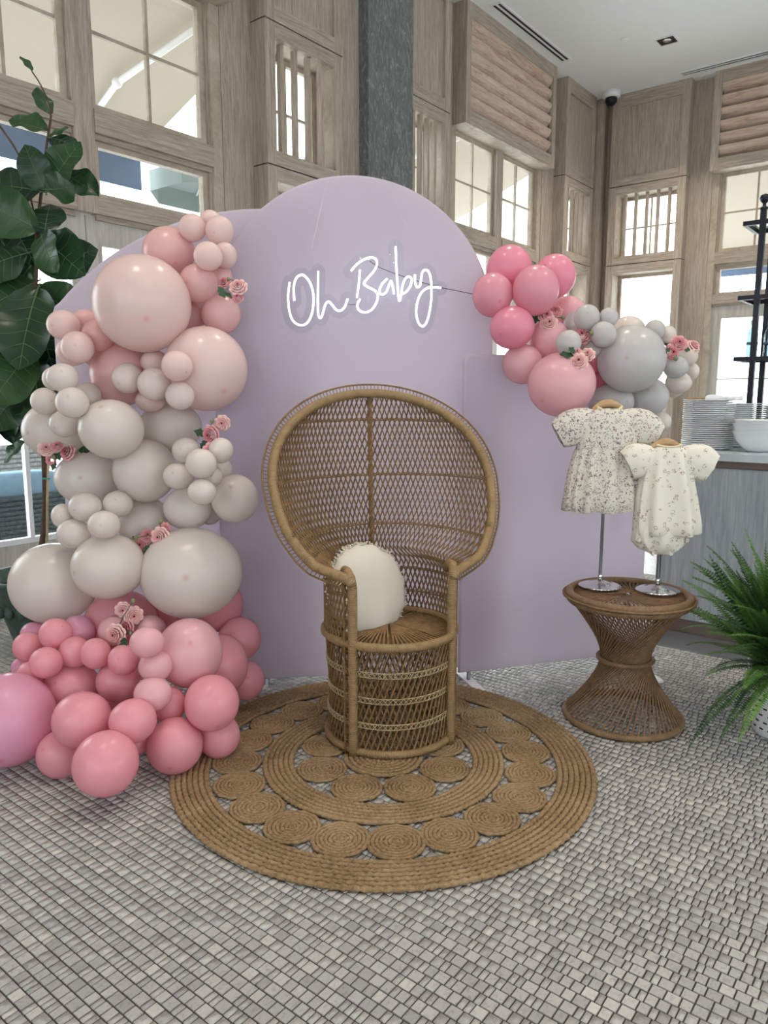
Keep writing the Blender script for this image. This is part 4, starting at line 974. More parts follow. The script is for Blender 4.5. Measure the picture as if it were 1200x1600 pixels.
# seat: a pinwheel of flat strands
mb = MB(); mb.lathe([(0.0, 0.462), (0.27, 0.466), (0.27, 0.470), (0.0, 0.468)], 40)
nsec, per = 7, 11
for s in range(nsec):
    for j in range(per):
        a = 2*math.pi*(s+j/per)/nsec; e = Vector((0.275*math.cos(a), 0.275*math.sin(a), 0.474))
        a2 = 2*math.pi*(s+1.05)/nsec; f_ = 1-j/per
        c = Vector(((0.015+0.05*f_)*math.cos(a2-0.9), (0.015+0.05*f_)*math.sin(a2-0.9), 0.497-0.007*f_))
        mid = e.lerp(c, 0.5)+Vector((0, 0, 0.005)); pts = [e.lerp(mid, q/3) for q in range(4)]+[mid.lerp(c, q/3) for q in range(1, 4)]
        mb.tube(pts, 0.0062, 4, caps=True, flat=0.45)
mb.build('seat', 'wicker', chair, True, True)

# ---- cushion leaning in the chair
cpos = at_depth(574, 922, 3.27); nrm = (-FW*0.9+RT*0.72+Vector((0, 0, 0.22))).normalized()
cush = thing('cushion', 'round cream fringed cushion leaning in the wicker chair', 'cushion', cpos)
cush.rotation_euler = nrm.to_track_quat('Z', 'Y').to_euler()
R0 = 0.200
def cf(u, v):
    a = 2*math.pi*u; b_ = math.pi*(v-0.5); rr = R0*abs(math.cos(b_))**0.62
    pk = 1+0.018*math.sin(a*17+2*math.sin(a*3))*smoothstep(0.7, 1.0, abs(math.cos(b_)))
    z = 0.070*math.copysign(abs(math.sin(b_))**1.05, math.sin(b_)); z += 0.006*math.sin(a*11+1)*smoothstep(0.72, 1.0, math.cos(b_))
    return (rr*math.cos(a)*pk, rr*math.sin(a)*pk, z)
MB().grid(cf, 96, 26).build('pillow_body', 'cream_cloth', cush, True, True)
mb = MB()
for k in range(230):
    a = 2*math.pi*k/230+rng.normal()*0.01; l = rng.uniform(0.008, 0.017); zz_ = rng.uniform(-0.006, 0.006)
    p = Vector((R0*0.99*math.cos(a), R0*0.99*math.sin(a), zz_*0.5)); q = Vector(((R0+l)*math.cos(a+rng.normal()*0.04), (R0+l)*math.sin(a+rng.normal()*0.04), zz_+rng.normal()*0.008))
    mb.tube([p, p.lerp(q, 0.5)+Vector((0, 0, rng.normal()*0.003)), q], [0.004, 0.004, 0.003], 4)
o = mb.build('fringe', 'cream_cloth', cush, True, True); o['kind'] = 'stuff'

# ================================================================== HOURGLASS WICKER TABLE
TBL = Vector((3.30, 1.175, 0)); TH = 0.60
table = thing('wicker_table', 'hourglass wicker side table with strung strands and wrapped rims', 'table', TBL)
mb = MB(); n_s = 62; dl = math.radians(130)
for k in range(n_s):
    a = 2*math.pi*k/n_s; p = Vector((0.262*math.cos(a), 0.262*math.sin(a), 0.02)); q = Vector((0.255*math.cos(a+dl), 0.255*math.sin(a+dl), 0.562))
    mb.tube([p, p.lerp(q, 0.5), q], 0.0042, 6, caps=False)
o = mb.build('strung_sides', 'wicker_dk', table, True, True); o['kind'] = 'stuff'
MB().tube(ringpts(0.260, 0.016), 0.0155, 8, True).build('base_ring', 'wrap_dk', table, True, True, 'along')
MB().tube(ringpts(0.120, 0.291), 0.012, 8, True).build('waist_ring', 'wrap_dk', table, True, True, 'along')
MB().tube(ringpts(0.262, 0.568), 0.014, 8, True).build('under_ring', 'wrap_dk', table, True, True, 'along')
MB().tube(ringpts(0.262, 0.592), 0.019, 8, True).build('top_ring', 'wrap_dk', table, True, True, 'along')
MB().tube(ringpts(0.289, 0.588), 0.006, 6, True).build('outer_ring', 'wicker_dk', table, True, True)
mb = MB()
def add_frond(me, loc, rot, sc):
    Mx = Matrix.LocRotScale(Vector(loc)+FP, Euler(rot), Vector((sc,)*3)); n_ = len(me.vertices); co = np.empty(n_*3); me.vertices.foreach_get('co', co)
    w = np.array(Mx)[:3, :3]@co.reshape(-1, 3).T; w = w.T+np.array(Mx.translation)
    hit = (np.hypot(w[:, 0]-TBL.x, w[:, 1]-TBL.y) < 0.31) & (w[:, 2] < 0.64)
    if hit.any() or w[:, 2].min() < 0.01 or ((w[:, 0] > 4.70) & (w[:, 2] < 1.2)).any(): return
    share(me, 'frond', fern, loc, rot, sc)
for k in range(190): a = 2*math.pi*k/150; mb.tube([(0.27*math.cos(a), 0.27*math.sin(a), 0.592), (0.288*math.cos(a+.02), 0.288*math.sin(a+.02), 0.588)], 0.002, 4, caps=False)
o = mb.build('edge_lacing', 'wicker_dk', table, True, True); o['kind'] = 'stuff'
mb = MB(); nsec, per = 8, 9
for s in range(nsec):
    for j in range(per):
        a = 2*math.pi*(s+j/per)/nsec; e = Vector((0.255*math.cos(a), 0.255*math.sin(a), 0.590)); f_ = 1-j/per; a2 = 2*math.pi*(s+1.05)/nsec
        c = Vector(((0.012+0.05*f_)*math.cos(a2-0.9), (0.012+0.05*f_)*math.sin(a2-0.9), 0.597-0.004*f_)); mb.tube([e, e.lerp(c, 0.5), c], 0.0055, 4, flat=0.5)
mb.build('woven_top', 'wicker_dk', table, True, True)

# ================================================================== DISPLAY STANDS AND BABY CLOTHES
def stand(px_, py_, top, label):
    b0 = on_floor(px_, py_, TH+0.007)
    t = thing('display_stand', label, 'stand', b0)
    MB().lathe([(0.098, 0.0), (0.100, 0.004), (0.085, 0.007), (0.055, 0.010), (0.045, 0.016), (0.030, 0.022), (0.012, 0.024), (0.011, 0.03)], 40).build('base', 'chrome', t, True, True)
    MB().tube([(0, 0, 0.02), (0, 0, top)], 0.0075, 12).build('pole', 'grey_metal', t, True, True)
    MB().lathe([(0.012, 0.02), (0.012, 0.05), (0.009, 0.055)], 16).build('collar', 'chrome', t, True, True)
    mb = MB(); R = math.radians(-51.8)
    cR, sR = math.cos(R), math.sin(R)
    pts = [(x*cR, x*sR, top+0.012-6.5*x*x) for x in np.linspace(-0.075, 0.075, 21)]
    mb.tube(pts, [0.008+0.012*math.cos(x/0.075*math.pi/2) for x in np.linspace(-0.075, 0.075, 21)], 10); mb.build('hanger', 'hanger_wood', t, True, True)
    return b0
b1 = stand(937, 915, 0.835, 'taller chrome display stand holding the floral baby dress')
b2 = stand(1027, 922, 0.665, 'shorter chrome display stand holding the sprigged baby blouse')
def gar_frame(b):          # local x = across, y = towards the back, z = height above floor
    return lambda x, y, z: (b.x+RT.x*x+math.sin(YAW)*y, b.y+RT.y*x+math.cos(YAW)*y, z)
def shell(T, rows, folds=0, amp=0.0, nu=64, phase=0.0, sharp=1.0):
    """rows: (z, centre x, half width, half depth, fold weight)"""
    mb = MB(T); vs = []; n = nu
    for (z, cx, w, d, fw_) in rows:
        for j in range(n):
            a = 2*math.pi*j/n; k = 1+amp*fw_*math.sin(folds*a+phase+1.3*math.sin(a*2)); 
            vs.append((cx+w*math.copysign(abs(math.cos(a))**0.8, math.cos(a))*(1+0.3*(k-1)), d*math.copysign(abs(math.sin(a))**0.8, math.sin(a))*k, z+0.004*fw_*math.sin(folds*a*0.5+phase)))
    fs = [(i*n+j, i*n+(j+1) % n, (i+1)*n+(j+1) % n, (i+1)*n+j) for i in range(len(rows)-1) for j in range(n)]
    return mb.add(vs, fs)
def sleeve(T, p0, p1, r0, r1, r2, n=20, amp=0.08):
    """puffed short sleeve from the shoulder p0 to the cuff p1"""
    mb = MB(T); vs = []; P0, P1 = Vector(p0), Vector(p1); ax = (P1-P0).normalized(); up = Vector((0, 1, 0)); sd = ax.cross(up).normalized(); K = 9
    for i in range(K):
        t_ = i/(K-1); r = (r0*(1-t_)**2+2*r1*t_*(1-t_)*1.35+r2*t_**2)
        for j in range(n):
            a = 2*math.pi*j/n; q = 1+amp*math.sin(7*a)*t_; c = P0.lerp(P1, t_)
            vs.append(c+sd*(r*q*math.cos(a))+up*(r*0.55*q*math.sin(a)))
    return mb.add(vs, [(i*n+j, i*n+(j+1) % n, (i+1)*n+(j+1) % n, (i+1)*n+j) for i in range(K-1) for j in range(n)])
Tb = gar_frame(b1)
k1 = depth_of(Vector(Tb(0, 0, 1.2)))/FPX
dress = thing('baby_dress', 'baby dress in dense violet floral print with gathered skirt, on taller stand', 'dress', Vector(Tb(0, 0, 0.97)))
zsh = b1.z+0.82; 
shell(Tb, [(zsh+0.006, 0.004, 0.055, 0.034, 0), (zsh-0.008, 0.004, 0.078, 0.040, 0), (zsh-0.035, 0.004, 0.105, 0.050, 0), (zsh-0.09, 0.004, 0.128, 0.056, 0.2), (zsh-0.15, 0.004, 0.138, 0.058, 0.6), (zsh-0.168, 0.004, 0.136, 0.058, 1), (zsh-0.18, 0.004, 0.138, 0.058, 1)], 18, 0.06).build('bodice', 'dress', dress, True)
shell(Tb, [(zsh-0.175, 0.004, 0.137, 0.058, 1), (zsh-0.20, 0.004, 0.146, 0.064, 1), (zsh-0.28, 0.004, 0.165, 0.078, 1), (zsh-0.38, 0.003, 0.178, 0.088, 1), (zsh-0.455, 0.0, 0.184, 0.094, 1), (zsh-0.462, 0.0, 0.178, 0.088, 1)], 15, 0.17).build('skirt', 'dress', dress, True)
sleeve(Tb, (-0.055, 0, zsh-0.020), (-0.222, 0, zsh-0.118), 0.026, 0.085, 0.062).build('sleeve', 'dress', dress, True)
sleeve(Tb, (0.062, 0, zsh-0.020), (0.228, 0, zsh-0.122), 0.026, 0.085, 0.062).build('sleeve', 'dress', dress, True)
mb = MB(Tb); mb.tube([(0.004+0.056*math.cos(a), 0.034*math.sin(a), zsh+0.006+0.010*math.cos(a)**2-0.012*(math.sin(a) < 0)*abs(math.sin(a))) for a in np.linspace(0, 2*math.pi, 41)[:-1]], 0.006, 6, True); mb.build('neckline_trim', 'trim_cream', dress, True)
Tc = gar_frame(b2)
blouse = thing('baby_blouse', 'cream baby blouse with sparse floral sprigs and flutter sleeves, on shorter stand', 'blouse', Vector(Tc(0, 0, 0.92)))
zs2 = b2.z+0.655
shell(Tc, [(zs2+0.004, 0.01, 0.055, 0.030, 0), (zs2-0.012, 0.01, 0.078, 0.038, 0), (zs2-0.045, 0.01, 0.092, 0.044, 0.3), (zs2-0.07, 0.01, 0.096, 0.048, 0.6), (zs2-0.14, 0.012, 0.112, 0.058, 1), (zs2-0.24, 0.016, 0.130, 0.070, 1), (zs2-0.345, 0.024, 0.142, 0.080, 1), (zs2-0.385, 0.026, 0.142, 0.082, 1), (zs2-0.39, 0.026, 0.137, 0.077, 1)], 9, 0.22).build('body', 'romper', blouse, True)
sleeve(Tc, (-0.045, 0, zs2-0.018), (-0.168, 0, zs2-0.082), 0.024, 0.078, 0.066, amp=0.12).build('sleeve', 'romper', blouse, True)
sleeve(Tc, (0.065, 0, zs2-0.018), (0.205, 0, zs2-0.092), 0.024, 0.080, 0.070, amp=0.12).build('sleeve', 'romper', blouse, True)
mb = MB(Tc); mb.tube([(0.01+0.057*math.cos(a), 0.031*math.sin(a), zs2+0.004+0.009*math.cos(a)**2) for a in np.linspace(0, 2*math.pi, 41)[:-1]], 0.005, 6, True); mb.build('neckline_trim', 'trim_cream', blouse, True)
bloomers = thing('baby_bloomers', 'matching sprigged baby bloomers with ruffled legs under the blouse', 'bloomers', Vector(Tc(0, 0, 0.80)))
shell(Tc, [(zs2-0.345, 0.0, 0.108, 0.058, 0.3), (zs2-0.38, -0.004, 0.118, 0.064, 0.5), (zs2-0.42, -0.004, 0.122, 0.066, 1), (zs2-0.455, -0.002, 0.095, 0.055, 1), (zs2-0.478, 0.0, 0.045, 0.035, 1), (zs2-0.486, 0.0, 0.012, 0.012, 0)], 11, 0.12).build('body', 'romper', bloomers, True)
for s in (-1, 1):
    pts = [(-0.002+s*(0.112-0.075*q), 0.03*math.sin(q*3)-0.045, zs2-0.415-0.065*q+0.006*math.sin(q*40)) for q in np.linspace(0, 1, 26)]
    mb = MB(Tc); mb.tube(pts, [0.009+0.003*math.sin(i*1.9) for i in range(26)], 6); mb.build('leg_ruffle', 'romper', bloomers, True)

# ================================================================== FERN IN WHITE POT
FP = on_floor(1227, 1146)
fern = thing('potted_fern', 'bushy green Boston fern spilling from a white slotted pot', 'plant', FP)
prof = [(0.128, 0.0), (0.138, 0.015), (0.150, 0.10), (0.163, 0.22), (0.172, 0.30), (0.176, 0.31), (0.170, 0.315), (0.160, 0.30), (0.145, 0.10), (0.0, 0.09)]
MB().lathe(prof, 56).build('pot', 'white_paint', fern, True, True)
slot = MB()
slot.box(-0.009, 0.009, -0.0016, 0.0016, -0.0035, 0.0035)
slm = slot.mesh('slot', 'seam')
for j in range(8):
    z = 0.045+j*0.033; r = interp(z, [0.015, 0.10, 0.22, 0.30], [0.138, 0.150, 0.163, 0.172])
    for k in range(22):
        a = 2*math.pi*(k+0.5*(j % 2))/22
        share(slm, 'slot', bpy.data.objects['pot'], (r*math.cos(a), r*math.sin(a), z), (0, 0, a+math.pi/2))
MB().lathe([(0.0, 0.285), (0.158, 0.28)], 24).build('soil', 'soil', fern, False, True)
def frond_mesh(L, droop, npair, wid, curl):
    mb = MB(); P_ = []
    for i in range(npair+1):
        t_ = i/npair; P_.append(Vector((0.03*curl*math.sin(t_*3), L*(t_-0.18*droop*t_*t_), L*(0.42*t_-droop*0.62*t_*t_))))
    mb.tube(P_, [0.0028*(1-0.8*i/npair) for i in range(npair+1)], 4, caps=False)
    for i in range(2, npair):
        t_ = i/npair; p = P_[i]; tn = (P_[i+1]-P_[i-1]).normalized(); sd = tn.cross(Vector((0, 0, 1))).normalized(); nn = sd.cross(tn)
        w = wid*(math.sin(math.pi*min(1, t_*1.02)**0.62)**0.8)*(0.9+0.2*rng.random()); h = L/npair*1.0
        for s in (-1, 1):
            d = (sd*s+tn*0.12-nn*0.12).normalized(); a = p+d*w*0.45
            mb.add([p, a+tn*h*0.5-nn*0.002, p+d*w+tn*h*0.25-nn*0.006*rng.random(), a-tn*h*0.45-nn*0.002], [(0, 1, 2, 3)])
    return mb.mesh('frond', 'fern_leaf', False, clean=False)
FM = [frond_mesh(0.54, 0.5, 46, 0.042, 1), frond_mesh(0.58, 0.7, 48, 0.044, -1), frond_mesh(0.52, 0.35, 42, 0.042, 0.6), frond_mesh(0.58, 0.95, 50, 0.042, -0.5), frond_mesh(0.54, 0.2, 38, 0.038, 0.8)]
def add_frond(me, loc, rot, sc):
    Mx = Matrix.LocRotScale(Vector(loc)+FP, Euler(rot), Vector((sc,)*3)); n_ = len(me.vertices); co = np.empty(n_*3); me.vertices.foreach_get('co', co)
    w = np.array(Mx)[:3, :3]@co.reshape(-1, 3).T; w = w.T+np.array(Mx.translation)
    hit = (np.hypot(w[:, 0]-TBL.x, w[:, 1]-TBL.y) < 0.31) & (w[:, 2] < 0.64)
    if hit.any() or w[:, 2].min() < 0.01 or ((w[:, 0] > 4.70) & (w[:, 2] < 1.2)).any(): return
    share(me, 'frond', fern, loc, rot, sc)
for k in range(190):
    a = 2.399963*k+rng.normal()*0.2; lay = k/190
    tilt = math.radians(interp(lay, [0, 0.35, 0.7, 1], [70, 54, 30, -6])+rng.normal()*9); m_ = FM[int(rng.choice([2, 4, 2, 0]))] if lay < 0.3 else FM[int(rng.choice([0, 1, 2, 3]))]
    r = 0.02+0.07*rng.random(); sc = rng.uniform(0.85, 1.22)
    add_frond(m_, (r*math.cos(a), r*math.sin(a), 0.285+0.03*rng.random()), (tilt, rng.normal()*0.25, a-math.pi/2), sc)
# fronds that reach out past the others
for (x, y, L, px_dir) in ((1035, 858, 1, 0),):
    pass
for a_deg, tilt, sc, mi in ((205, 48, 1.2, 0), (215, 40, 1.25, 1), (225, 55, 1.2, 2), (210, 60, 1.2, 4), (200, 66, 1.25, 2), (230, 25, 1.1, 0), (220, 12, 1.1, 3), (240, 5, 1.1, 3), (185, 70, 1.3, 4), (172, 72, 1.3, 4), (212, 20, 1.25, 0), (204, 32, 1.2, 1), (218, -4, 1.15, 3), (236, 40, 1.15, 1), (246, 18, 1.1, 0), (150, 52, 1.25, 0), (165, 40, 1.2, 1), (178, 55, 1.2, 2), (200, 45, 1.1, 0), (215, 30, 1.1, 1), (235, 50, 1.1, 2), (250, 35, 1.0, 0), (190, 62, 1.1, 4), (160, 64, 1.15, 2), (150, 38, 1.30, 1), (168, 20, 1.28, 0), (140, 22, 1.25, 1), (182, 10, 1.2, 3), (160, -2, 1.25, 0), (205, -12, 1.2, 3), (176, 48, 1.15, 1), (120, 50, 1.2, 2), (195, 28, 1.1, 0)):
    a = math.radians(a_deg)-YAW
    add_frond(FM[mi], (0.06*math.cos(a), 0.06*math.sin(a), 0.29), (math.radians(tilt), 0, a-math.pi/2), sc)

# ================================================================== FIDDLE LEAF FIG
FG = on_floor(62, 1010)
urn = thing('urn_planter', 'bronze green urn planter beside the glazed door', 'planter', FG)
MB().lathe([(0.13, 0.0), (0.14, 0.02), (0.135, 0.05), (0.15, 0.10), (0.185, 0.22), (0.225, 0.33), (0.25, 0.40), (0.275, 0.425), (0.285, 0.44), (0.28, 0.452), (0.262, 0.45), (0.235, 0.36), (0.0, 0.35)], 48).build('body', 'urn', urn, True, True)
mb = MB()
for k in range(18):
    a = 2*math.pi*k/18; mb.sphere((0.208*math.cos(a), 0.208*math.sin(a), 0.26), (0.028, 0.028, 0.04), 8, 6)
mb.build('relief_band', 'urn', urn, True, True)
MB().lathe([(0.0, 0.375), (0.24, 0.37)], 30).build('soil', 'soil', urn, False, True)
fig = thing('fiddle_leaf_fig', 'tall fiddle leaf fig with broad dark leaves growing from the urn', 'plant', FG+Vector((0, 0, 0.37)))
FD = depth_of(FG)-0.02
def fpx(x, y, dd=0.0): return at_depth(x, y, FD+dd-(1010-y)*0.00023)
trunkp = [FG+Vector((0.01, 0, 0.36))]+[fpx(x, y) for x, y in ((70, 800), (68, 700), (62, 600), (52, 520), (56, 440), (58, 360), (66, 290), (72, 235), (80, 180))]
trunkp = catmull(trunkp, 4); MB().tube(trunkp, [0.017-0.011*(i/len(trunkp)) for i in range(len(trunkp))], 8).build('trunk', 'bark', fig, True)
MB().tube(catmull([fpx(80, 180), fpx(76, 160), fpx(62, 130), fpx(50, 112)], 4), 0.004, 6).build('branch', 'bark', fig, True)
MB().tube(catmull([fpx(58, 360), fpx(44, 290), fpx(28, 240), fpx(0, 197), fpx(-30, 150)], 4), 0.006, 6).build('branch', 'bark', fig, True)
MB().tube([FG+Vector((0.05, -0.04, 0.36)), fpx(74, 780, -0.03), fpx(76, 700, -0.03)], 0.007, 8).build('cane_stake', 'cane', fig, True)
MB().tube([fpx(66, 748, -0.045), fpx(78, 748, -0.055)], 0.005, 6).build('plant_tie', plain('green_tie', (0.02, 0.3, 0.25), 0.5), fig)
def fig_leaf(seed):
    r_ = random.Random(seed); mb = MB(); nl, nw = 14, 8; vs = []; cup = r_.uniform(-0.25, 0.35); wav = r_.uniform(0.02, 0.05); dr = r_.uniform(0.15, 0.5)
    wp = lambda t_: 0.36*math.sin(math.pi*t_**0.85)**0.75*(0.78+0.42*t_) if 0 < t_ < 1 else 0.004
    for j in range(nl+1):
        t_ = j/nl
        for i in range(nw+1):
            s = 2*i/nw-1; w = wp(t_)
            z = cup*w*s*s-dr*t_*t_*0.6+wav*math.sin(t_*13+seed)*abs(s)**2-0.02*math.cos(t_*30)*abs(s)*(1-abs(s))*2
            vs.append((w*s, t_, z))
    mb.add(vs, [(j*(nw+1)+i, j*(nw+1)+i+1, (j+1)*(nw+1)+i+1, (j+1)*(nw+1)+i) for j in range(nl) for i in range(nw)])
    me = mb.mesh('leaf', 'fig_leaf', True)
    vb = MB(); zz_ = lambda t_, s: cup*wp(t_)*s*s-dr*t_*t_*0.6+wav*math.sin(t_*13+seed)*abs(s)**2-0.02*math.cos(t_*30)*abs(s)*(1-abs(s))*2
    vb.tube([(0, t_, zz_(t_, 0)+0.003) for t_ in np.linspace(-0.06, 0.97, 15)], [0.010-0.007*q/14 for q in range(15)], 5)
    for t0 in (0.12, 0.26, 0.40, 0.55, 0.70, 0.83):
        for sg_ in (-1, 1):
            pts = []
            for q in np.linspace(0, 0.88, 6): t_ = min(0.96, t0+0.13*q); pts.append((wp(t_)*q*sg_, t_, zz_(t_, q*sg_)+0.003))
            vb.tube(pts, [0.0045, 0.004, 0.0035, 0.003, 0.0025, 0.002], 4, caps=False)
    return me, vb.mesh('vein', 'vein', True)
FLM = [fig_leaf(s) for s in range(7)]
def put_leaf(x, y, L, ang, tilt, k, dd, face=0.0):
    """x, y: stem end of the blade; ang: direction of the midrib in the picture plane; tilt: lean towards (+) the room; face: roll"""
    c = fpx(x, y, dd); s = L*depth_of(c)/FPX; a = math.radians(ang)
    yv = (RT*math.cos(a)+UP*math.sin(a))*math.cos(math.radians(tilt))-FW*math.sin(math.radians(tilt)); yv.normalize()
    zv = -FW*math.cos(math.radians(tilt))-(RT*math.cos(a)+UP*math.sin(a))*math.sin(math.radians(tilt)); zv = (zv-yv*zv.dot(yv)).normalized()
    zv = Matrix.Rotation(math.radians(face), 3, yv) @ zv; xv = yv.cross(zv)
    R3 = Matrix((xv, yv, zv)).transposed(); w = Vector(fig['_w'])
    o = share(FLM[k][0], 'leaf', fig, c-w, R3.to_euler(), s); v = share(FLM[k][1], 'vein', o); return o
leaves = [  # x, y, length px, direction, tilt, variant, depth offset, roll
 (50,112,26,120,20,0,0,60),(78,180,46,105,10,1,0,50),(75,205,66,160,0,2,.0,35),(74,212,36,25,10,3,-.02,-40),(76,215,52,-15,15,4,-.03,-30),
 (72,300,72,112,25,5,-.10,0),(74,300,92,55,15,0,-.08,-15),(100,270,66,-32,5,2,.02,-20),(66,300,115,170,10,1,-.02,20),(70,296,72,-18,35,3,-.12,55),
 (70,365,80,98,-25,4,-.14,10),(62,360,110,155,20,6,-.10,-10),(64,362,80,-70,30,5,-.12,25),(66,370,110,-42,20,2,-.08,5),(45,395,95,200,15,1,-.05,10),
 (58,440,120,215,20,3,.02,0),(60,450,140,-95,25,0,-.06,0),(58,455,105,-30,10,6,.05,15),(50,520,100,185,15,4,.0,10),(55,520,110,-60,10,1,.03,20),
 (50,545,120,-115,25,2,-.05,-10),(54,560,130,-82,15,5,.0,5),(40,500,95,240,20,6,.05,0),(48,600,100,-130,20,3,.02,15),(52,610,90,-75,10,4,.05,-20),
 (20,430,100,170,10,5,.08,0),(10,480,110,-90,20,0,.06,0),(5,380,110,120,10,2,.06,10),(20,560,110,-110,15,1,.08,0),(60,420,95,20,5,3,.10,0),
 (40,340,100,140,-10,6,.08,0),(8,330,100,-60,10,4,.10,0),(12,600,85,-80,10,2,.08,10),(34,470,120,-70,10,5,.1,0),(40,690,46,-140,10,0,-.02,40),(75,470,80,-50,5,2,.1,10),(30,540,110,-60,5,6,.12,0),(0,540,100,-100,5,3,.1,0),(-10,430,110,-60,5,1,.12,0),(25,450,120,-40,10,4,.14,0),(45,560,115,-50,5,0,.10,0),(15,520,120,-75,5,5,.15,0),(60,480,100,-75,15,6,.04,0),(30,600,95,-95,5,2,.12,0),(70,560,80,-60,5,3,.12,10),(-5,600,90,-70,5,4,.14,0),(20,370,120,-100,5,1,.14,0),(45,420,110,-120,10,2,.06,0),(85,500,70,-80,5,0,.14,0)]
for l in leaves: put_leaf(*l)

# ================================================================== SERVING COUNTER, CROCKERY, SHELF RACK
CX0, CX1, CY0, CY1, CZ = 4.73, 5.78, -1.4, 1.505, 1.15
cn = thing('serving_counter', 'grey washed wood serving counter with stone top and brown band', 'counter', ((CX0+CX1)/2, (CY0+CY1)/2, 0))
def cb_(n, m_, *b): mb = MB(); mb.box(*b); return mb.build(n, m_, cn)
pw = 0.97; y = CY1-0.015
while y > CY0+0.1:
    y0 = max(CY0+0.015, y-pw); cb_('front_panel', 'counter_panel', CX0, CX0+0.03, y0+0.002, y-0.002, 0.10, 1.06); y = y0
cb_('carcass', 'counter_panel', CX0+0.03, CX1-0.02, CY0+0.02, CY1-0.02, 0.10, 1.07)
cb_('end_panel', 'counter_panel', CX0+0.03, CX1-0.02, CY1-0.02, CY1-0.005, 0.0, 1.07); cb_('corner_post', 'counter_brown', CX0+0.002, CX0+0.04, CY1-0.014, CY1+0.012, 0.0, 1.06)
cb_('toe_kick', 'counter_brown', CX0+0.01, CX1-0.03, CY0+0.03, CY1-0.02, 0.0, 0.10); cb_('band', 'counter_brown', CX0-0.012, CX1-0.01, CY0, CY1, 1.065, 1.105)
cb_('worktop', 'counter_top', CX0-0.03, CX1, CY0-0.02, CY1+0.02, 1.105, CZ)
mb = MB(); mb.box(4.43, 4.729, -1.0, 1.46, 0.0, 0.012); tag(mb.build('floor_plate', 'grey_metal'), 'flat grey plate on the floor along the foot of the counter', 'floor plate')
def lathe_mesh(name, prof, n, mat): return MB().lathe(prof, n).mesh(name, mat, True)
PL = lathe_mesh('plate', [(0.0, 0.004), (0.085, 0.004), (0.088, 0.0), (0.096, 0.0), (0.099, 0.005), (0.152, 0.014), (0.155, 0.016), (0.152, 0.018), (0.10, 0.010), (0.0, 0.008)], 40, 'china')
def stack(x, y, n, label, group, pitch=0.0128, sc=1.0):
    for k in range(n):
        o = share(PL, 'plate', None, (x+rng.normal()*0.0012, y+rng.normal()*0.0012, CZ+k*pitch), (0, 0, rng.random()*6), (sc, sc, 1)); nm = 'bottom' if k == 0 else 'top' if k == n-1 else (ORD[k].strip()+' from the bottom'); tag(o, (nm+' white dinner plate' if k in (0, n-1) else 'white dinner plate, '+nm)+' in '+label, 'plate', group)
def cpos(xp, X): d = ray(xp, 670); return d.y/d.x*X
PX_ = 5.02
stack(PX_, cpos(1106, PX_), 24, 'the stack under the napkin', 'plates in the tall front stack')
stack(5.36, cpos(1146, 5.36), 22, 'the stack behind the bowls', 'plates in the second stack')
stack(5.40, cpos(1222, 5.40), 21, 'the stack under the rack', 'plates in the third stack')
ytop = CZ+24*0.0128+0.004
mb = MB()
def nap(u, v): return (PX_-0.10+0.20*v, cpos(1106, PX_)-0.02-0.13*u*1.3+0.02, ytop+0.012+0.016*math.sin(u*4.5+1)*0.5+0.010*math.sin(v*5+u*3)+0.010*u)
mb.grid(nap, 14, 10); n0 = len(mb.v); lo = MB(); mb.add([(p[0], p[1], ytop-0.004) for p in mb.v[:n0]], [tuple(reversed(f)) for f in mb.f[:]])
bd = []
nu_, nv_ = 15, 11
edge = [i for i in range(nu_)]+[nu_-1+nu_*j for j in range(1, nv_)]+[nu_*(nv_-1)+i for i in range(nu_-2, -1, -1)]+[nu_*j for j in range(nv_-2, 0, -1)]
mb.f += [(edge[i], edge[(i+1) % len(edge)], edge[(i+1) % len(edge)]+n0, edge[i]+n0) for i in range(len(edge))]
tag(mb.build('napkin', 'napkin', None, True), 'folded white napkin lying on the tall plate stack', 'napkin')
mb = MB(); yb = cpos(1086, PX_); mb.box(PX_-0.07, PX_+0.02, yb-0.045, yb+0.045, ytop-0.004, ytop+0.012); mb.box(PX_-0.075, PX_+0.025, yb-0.05, yb+0.05, ytop+0.006, ytop+0.010); tag(mb.build('wooden_coaster', 'hanger_wood'), 'small wooden block beside the napkin on the plates', 'coaster')
BW = lathe_mesh('bowl', [(0.0, 0.006), (0.055, 0.006), (0.058, 0.0), (0.064, 0.0), (0.085, 0.02), (0.125, 0.065), (0.145, 0.11), (0.148, 0.112), (0.141, 0.112), (0.118, 0.07), (0.08, 0.028), (0.0, 0.016)], 40, 'china')
bx_ = 4.98; by_ = cpos(1186, bx_)
for k in range(6):
    o = share(BW, 'bowl', None, (bx_, by_, CZ+k*0.016), (rng.normal()*0.012, rng.normal()*0.012, 0)); nm = 'bottom' if k == 0 else 'top' if k == 5 else ORD[k].strip(); tag(o, nm+' white bowl of the nested stack beside the plates' if k in (0, 5) else 'white bowl, '+nm+' from the bottom of the nested stack', 'bowl', 'nested white bowls')
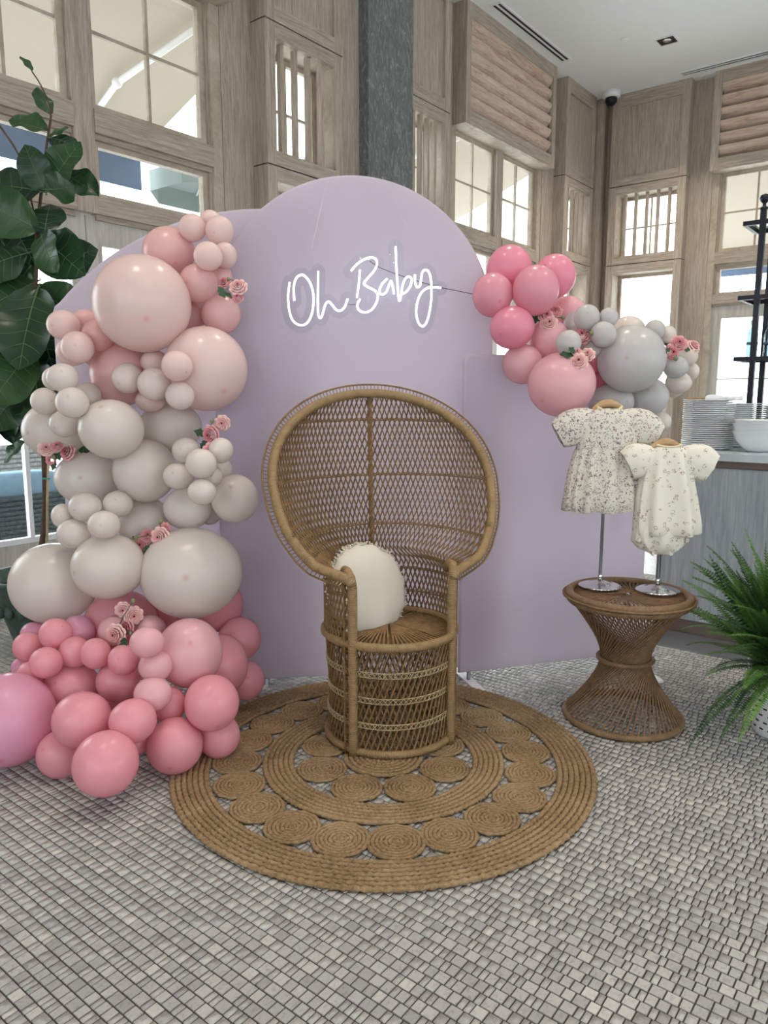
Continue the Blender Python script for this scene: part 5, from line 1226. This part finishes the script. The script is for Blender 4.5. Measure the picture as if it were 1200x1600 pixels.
# black rack with glass shelves
RKX = 5.45
rack = thing('shelf_rack', 'black metal rack with glass shelves and ball finial on the counter', 'shelf', (RKX+0.2, 0.8, CZ))
ZT = 2.66
for k, (x, y) in enumerate(((RKX, 1.2), (RKX, 0.2), (RKX+0.30, 1.2), (RKX+0.30, 0.2))):
    mb = MB(); mb.box(x-0.017, x+0.017, y-0.017, y+0.017, CZ, ZT); o = mb.build('post', 'black_metal', rack)
    MB().lathe([(0.024, 0.0), (0.024, 0.012), (0.011, 0.02), (0.010, 0.035), (0.024, 0.05), (0.031, 0.068), (0.024, 0.088), (0.0, 0.098)], 20, (x, y, ZT)).build('finial', 'black_metal', o, True)
for z in (2.598, 2.132, 1.739):
    s = bpy.data.objects.new('shelf', None); COL.objects.link(s); s.parent = rack; s['_w'] = rack['_w']
    x0, x1, y0, y1 = RKX-0.02, RKX+0.32, 0.1, 1.315
    for b in ((x0, x1, y0, y0+0.025), (x0, x1, y1-0.025, y1), (x0, x0+0.022, y0+0.025, y1-0.025), (x1-0.022, x1, y0+0.025, y1-0.025)):
        mb = MB(); mb.box(*b, z-0.028, z); mb.build('shelf_bar', 'black_metal', s)
    mb = MB(); mb.box(x0+0.022, x1-0.022, y0+0.025, y1-0.025, z-0.006, z-0.001); mb.build('glass_plate', 'shelf_glass', s)
GL = lathe_mesh('body', [(0.0, 0.0), (0.034, 0.0), (0.036, 0.01), (0.036, 0.15), (0.028, 0.18), (0.016, 0.20), (0.016, 0.225), (0.012, 0.225), (0.012, 0.2), (0.024, 0.18), (0.032, 0.15), (0.032, 0.01), (0.0, 0.01)], 24, 'bottle')
CP = lathe_mesh('stopper', [(0.0, 0.215), (0.017, 0.215), (0.019, 0.22), (0.019, 0.245), (0.0, 0.248)], 16, 'china')
LB = lathe_mesh('band_label', [(0.0365, 0.085), (0.0368, 0.086), (0.0368, 0.100), (0.0365, 0.101)], 24, 'navy')
k = 0
for (x, yy) in ((5.58, 1.24), (5.66, 1.15), (5.55, 1.07), (5.67, 1.0), (5.57, 0.9), (5.66, 0.8)):
    t = thing('glass_bottle', 'clear glass bottle with dark band and white stopper on the lowest glass shelf', 'bottle', (x, yy, 1.739), group='bottles on the lowest glass shelf')
    share(GL, 'body', t); share(CP, 'stopper', t); share(LB, 'band_label', t)

for o in list(SC.objects):
    if '_w' in o: del o['_w']
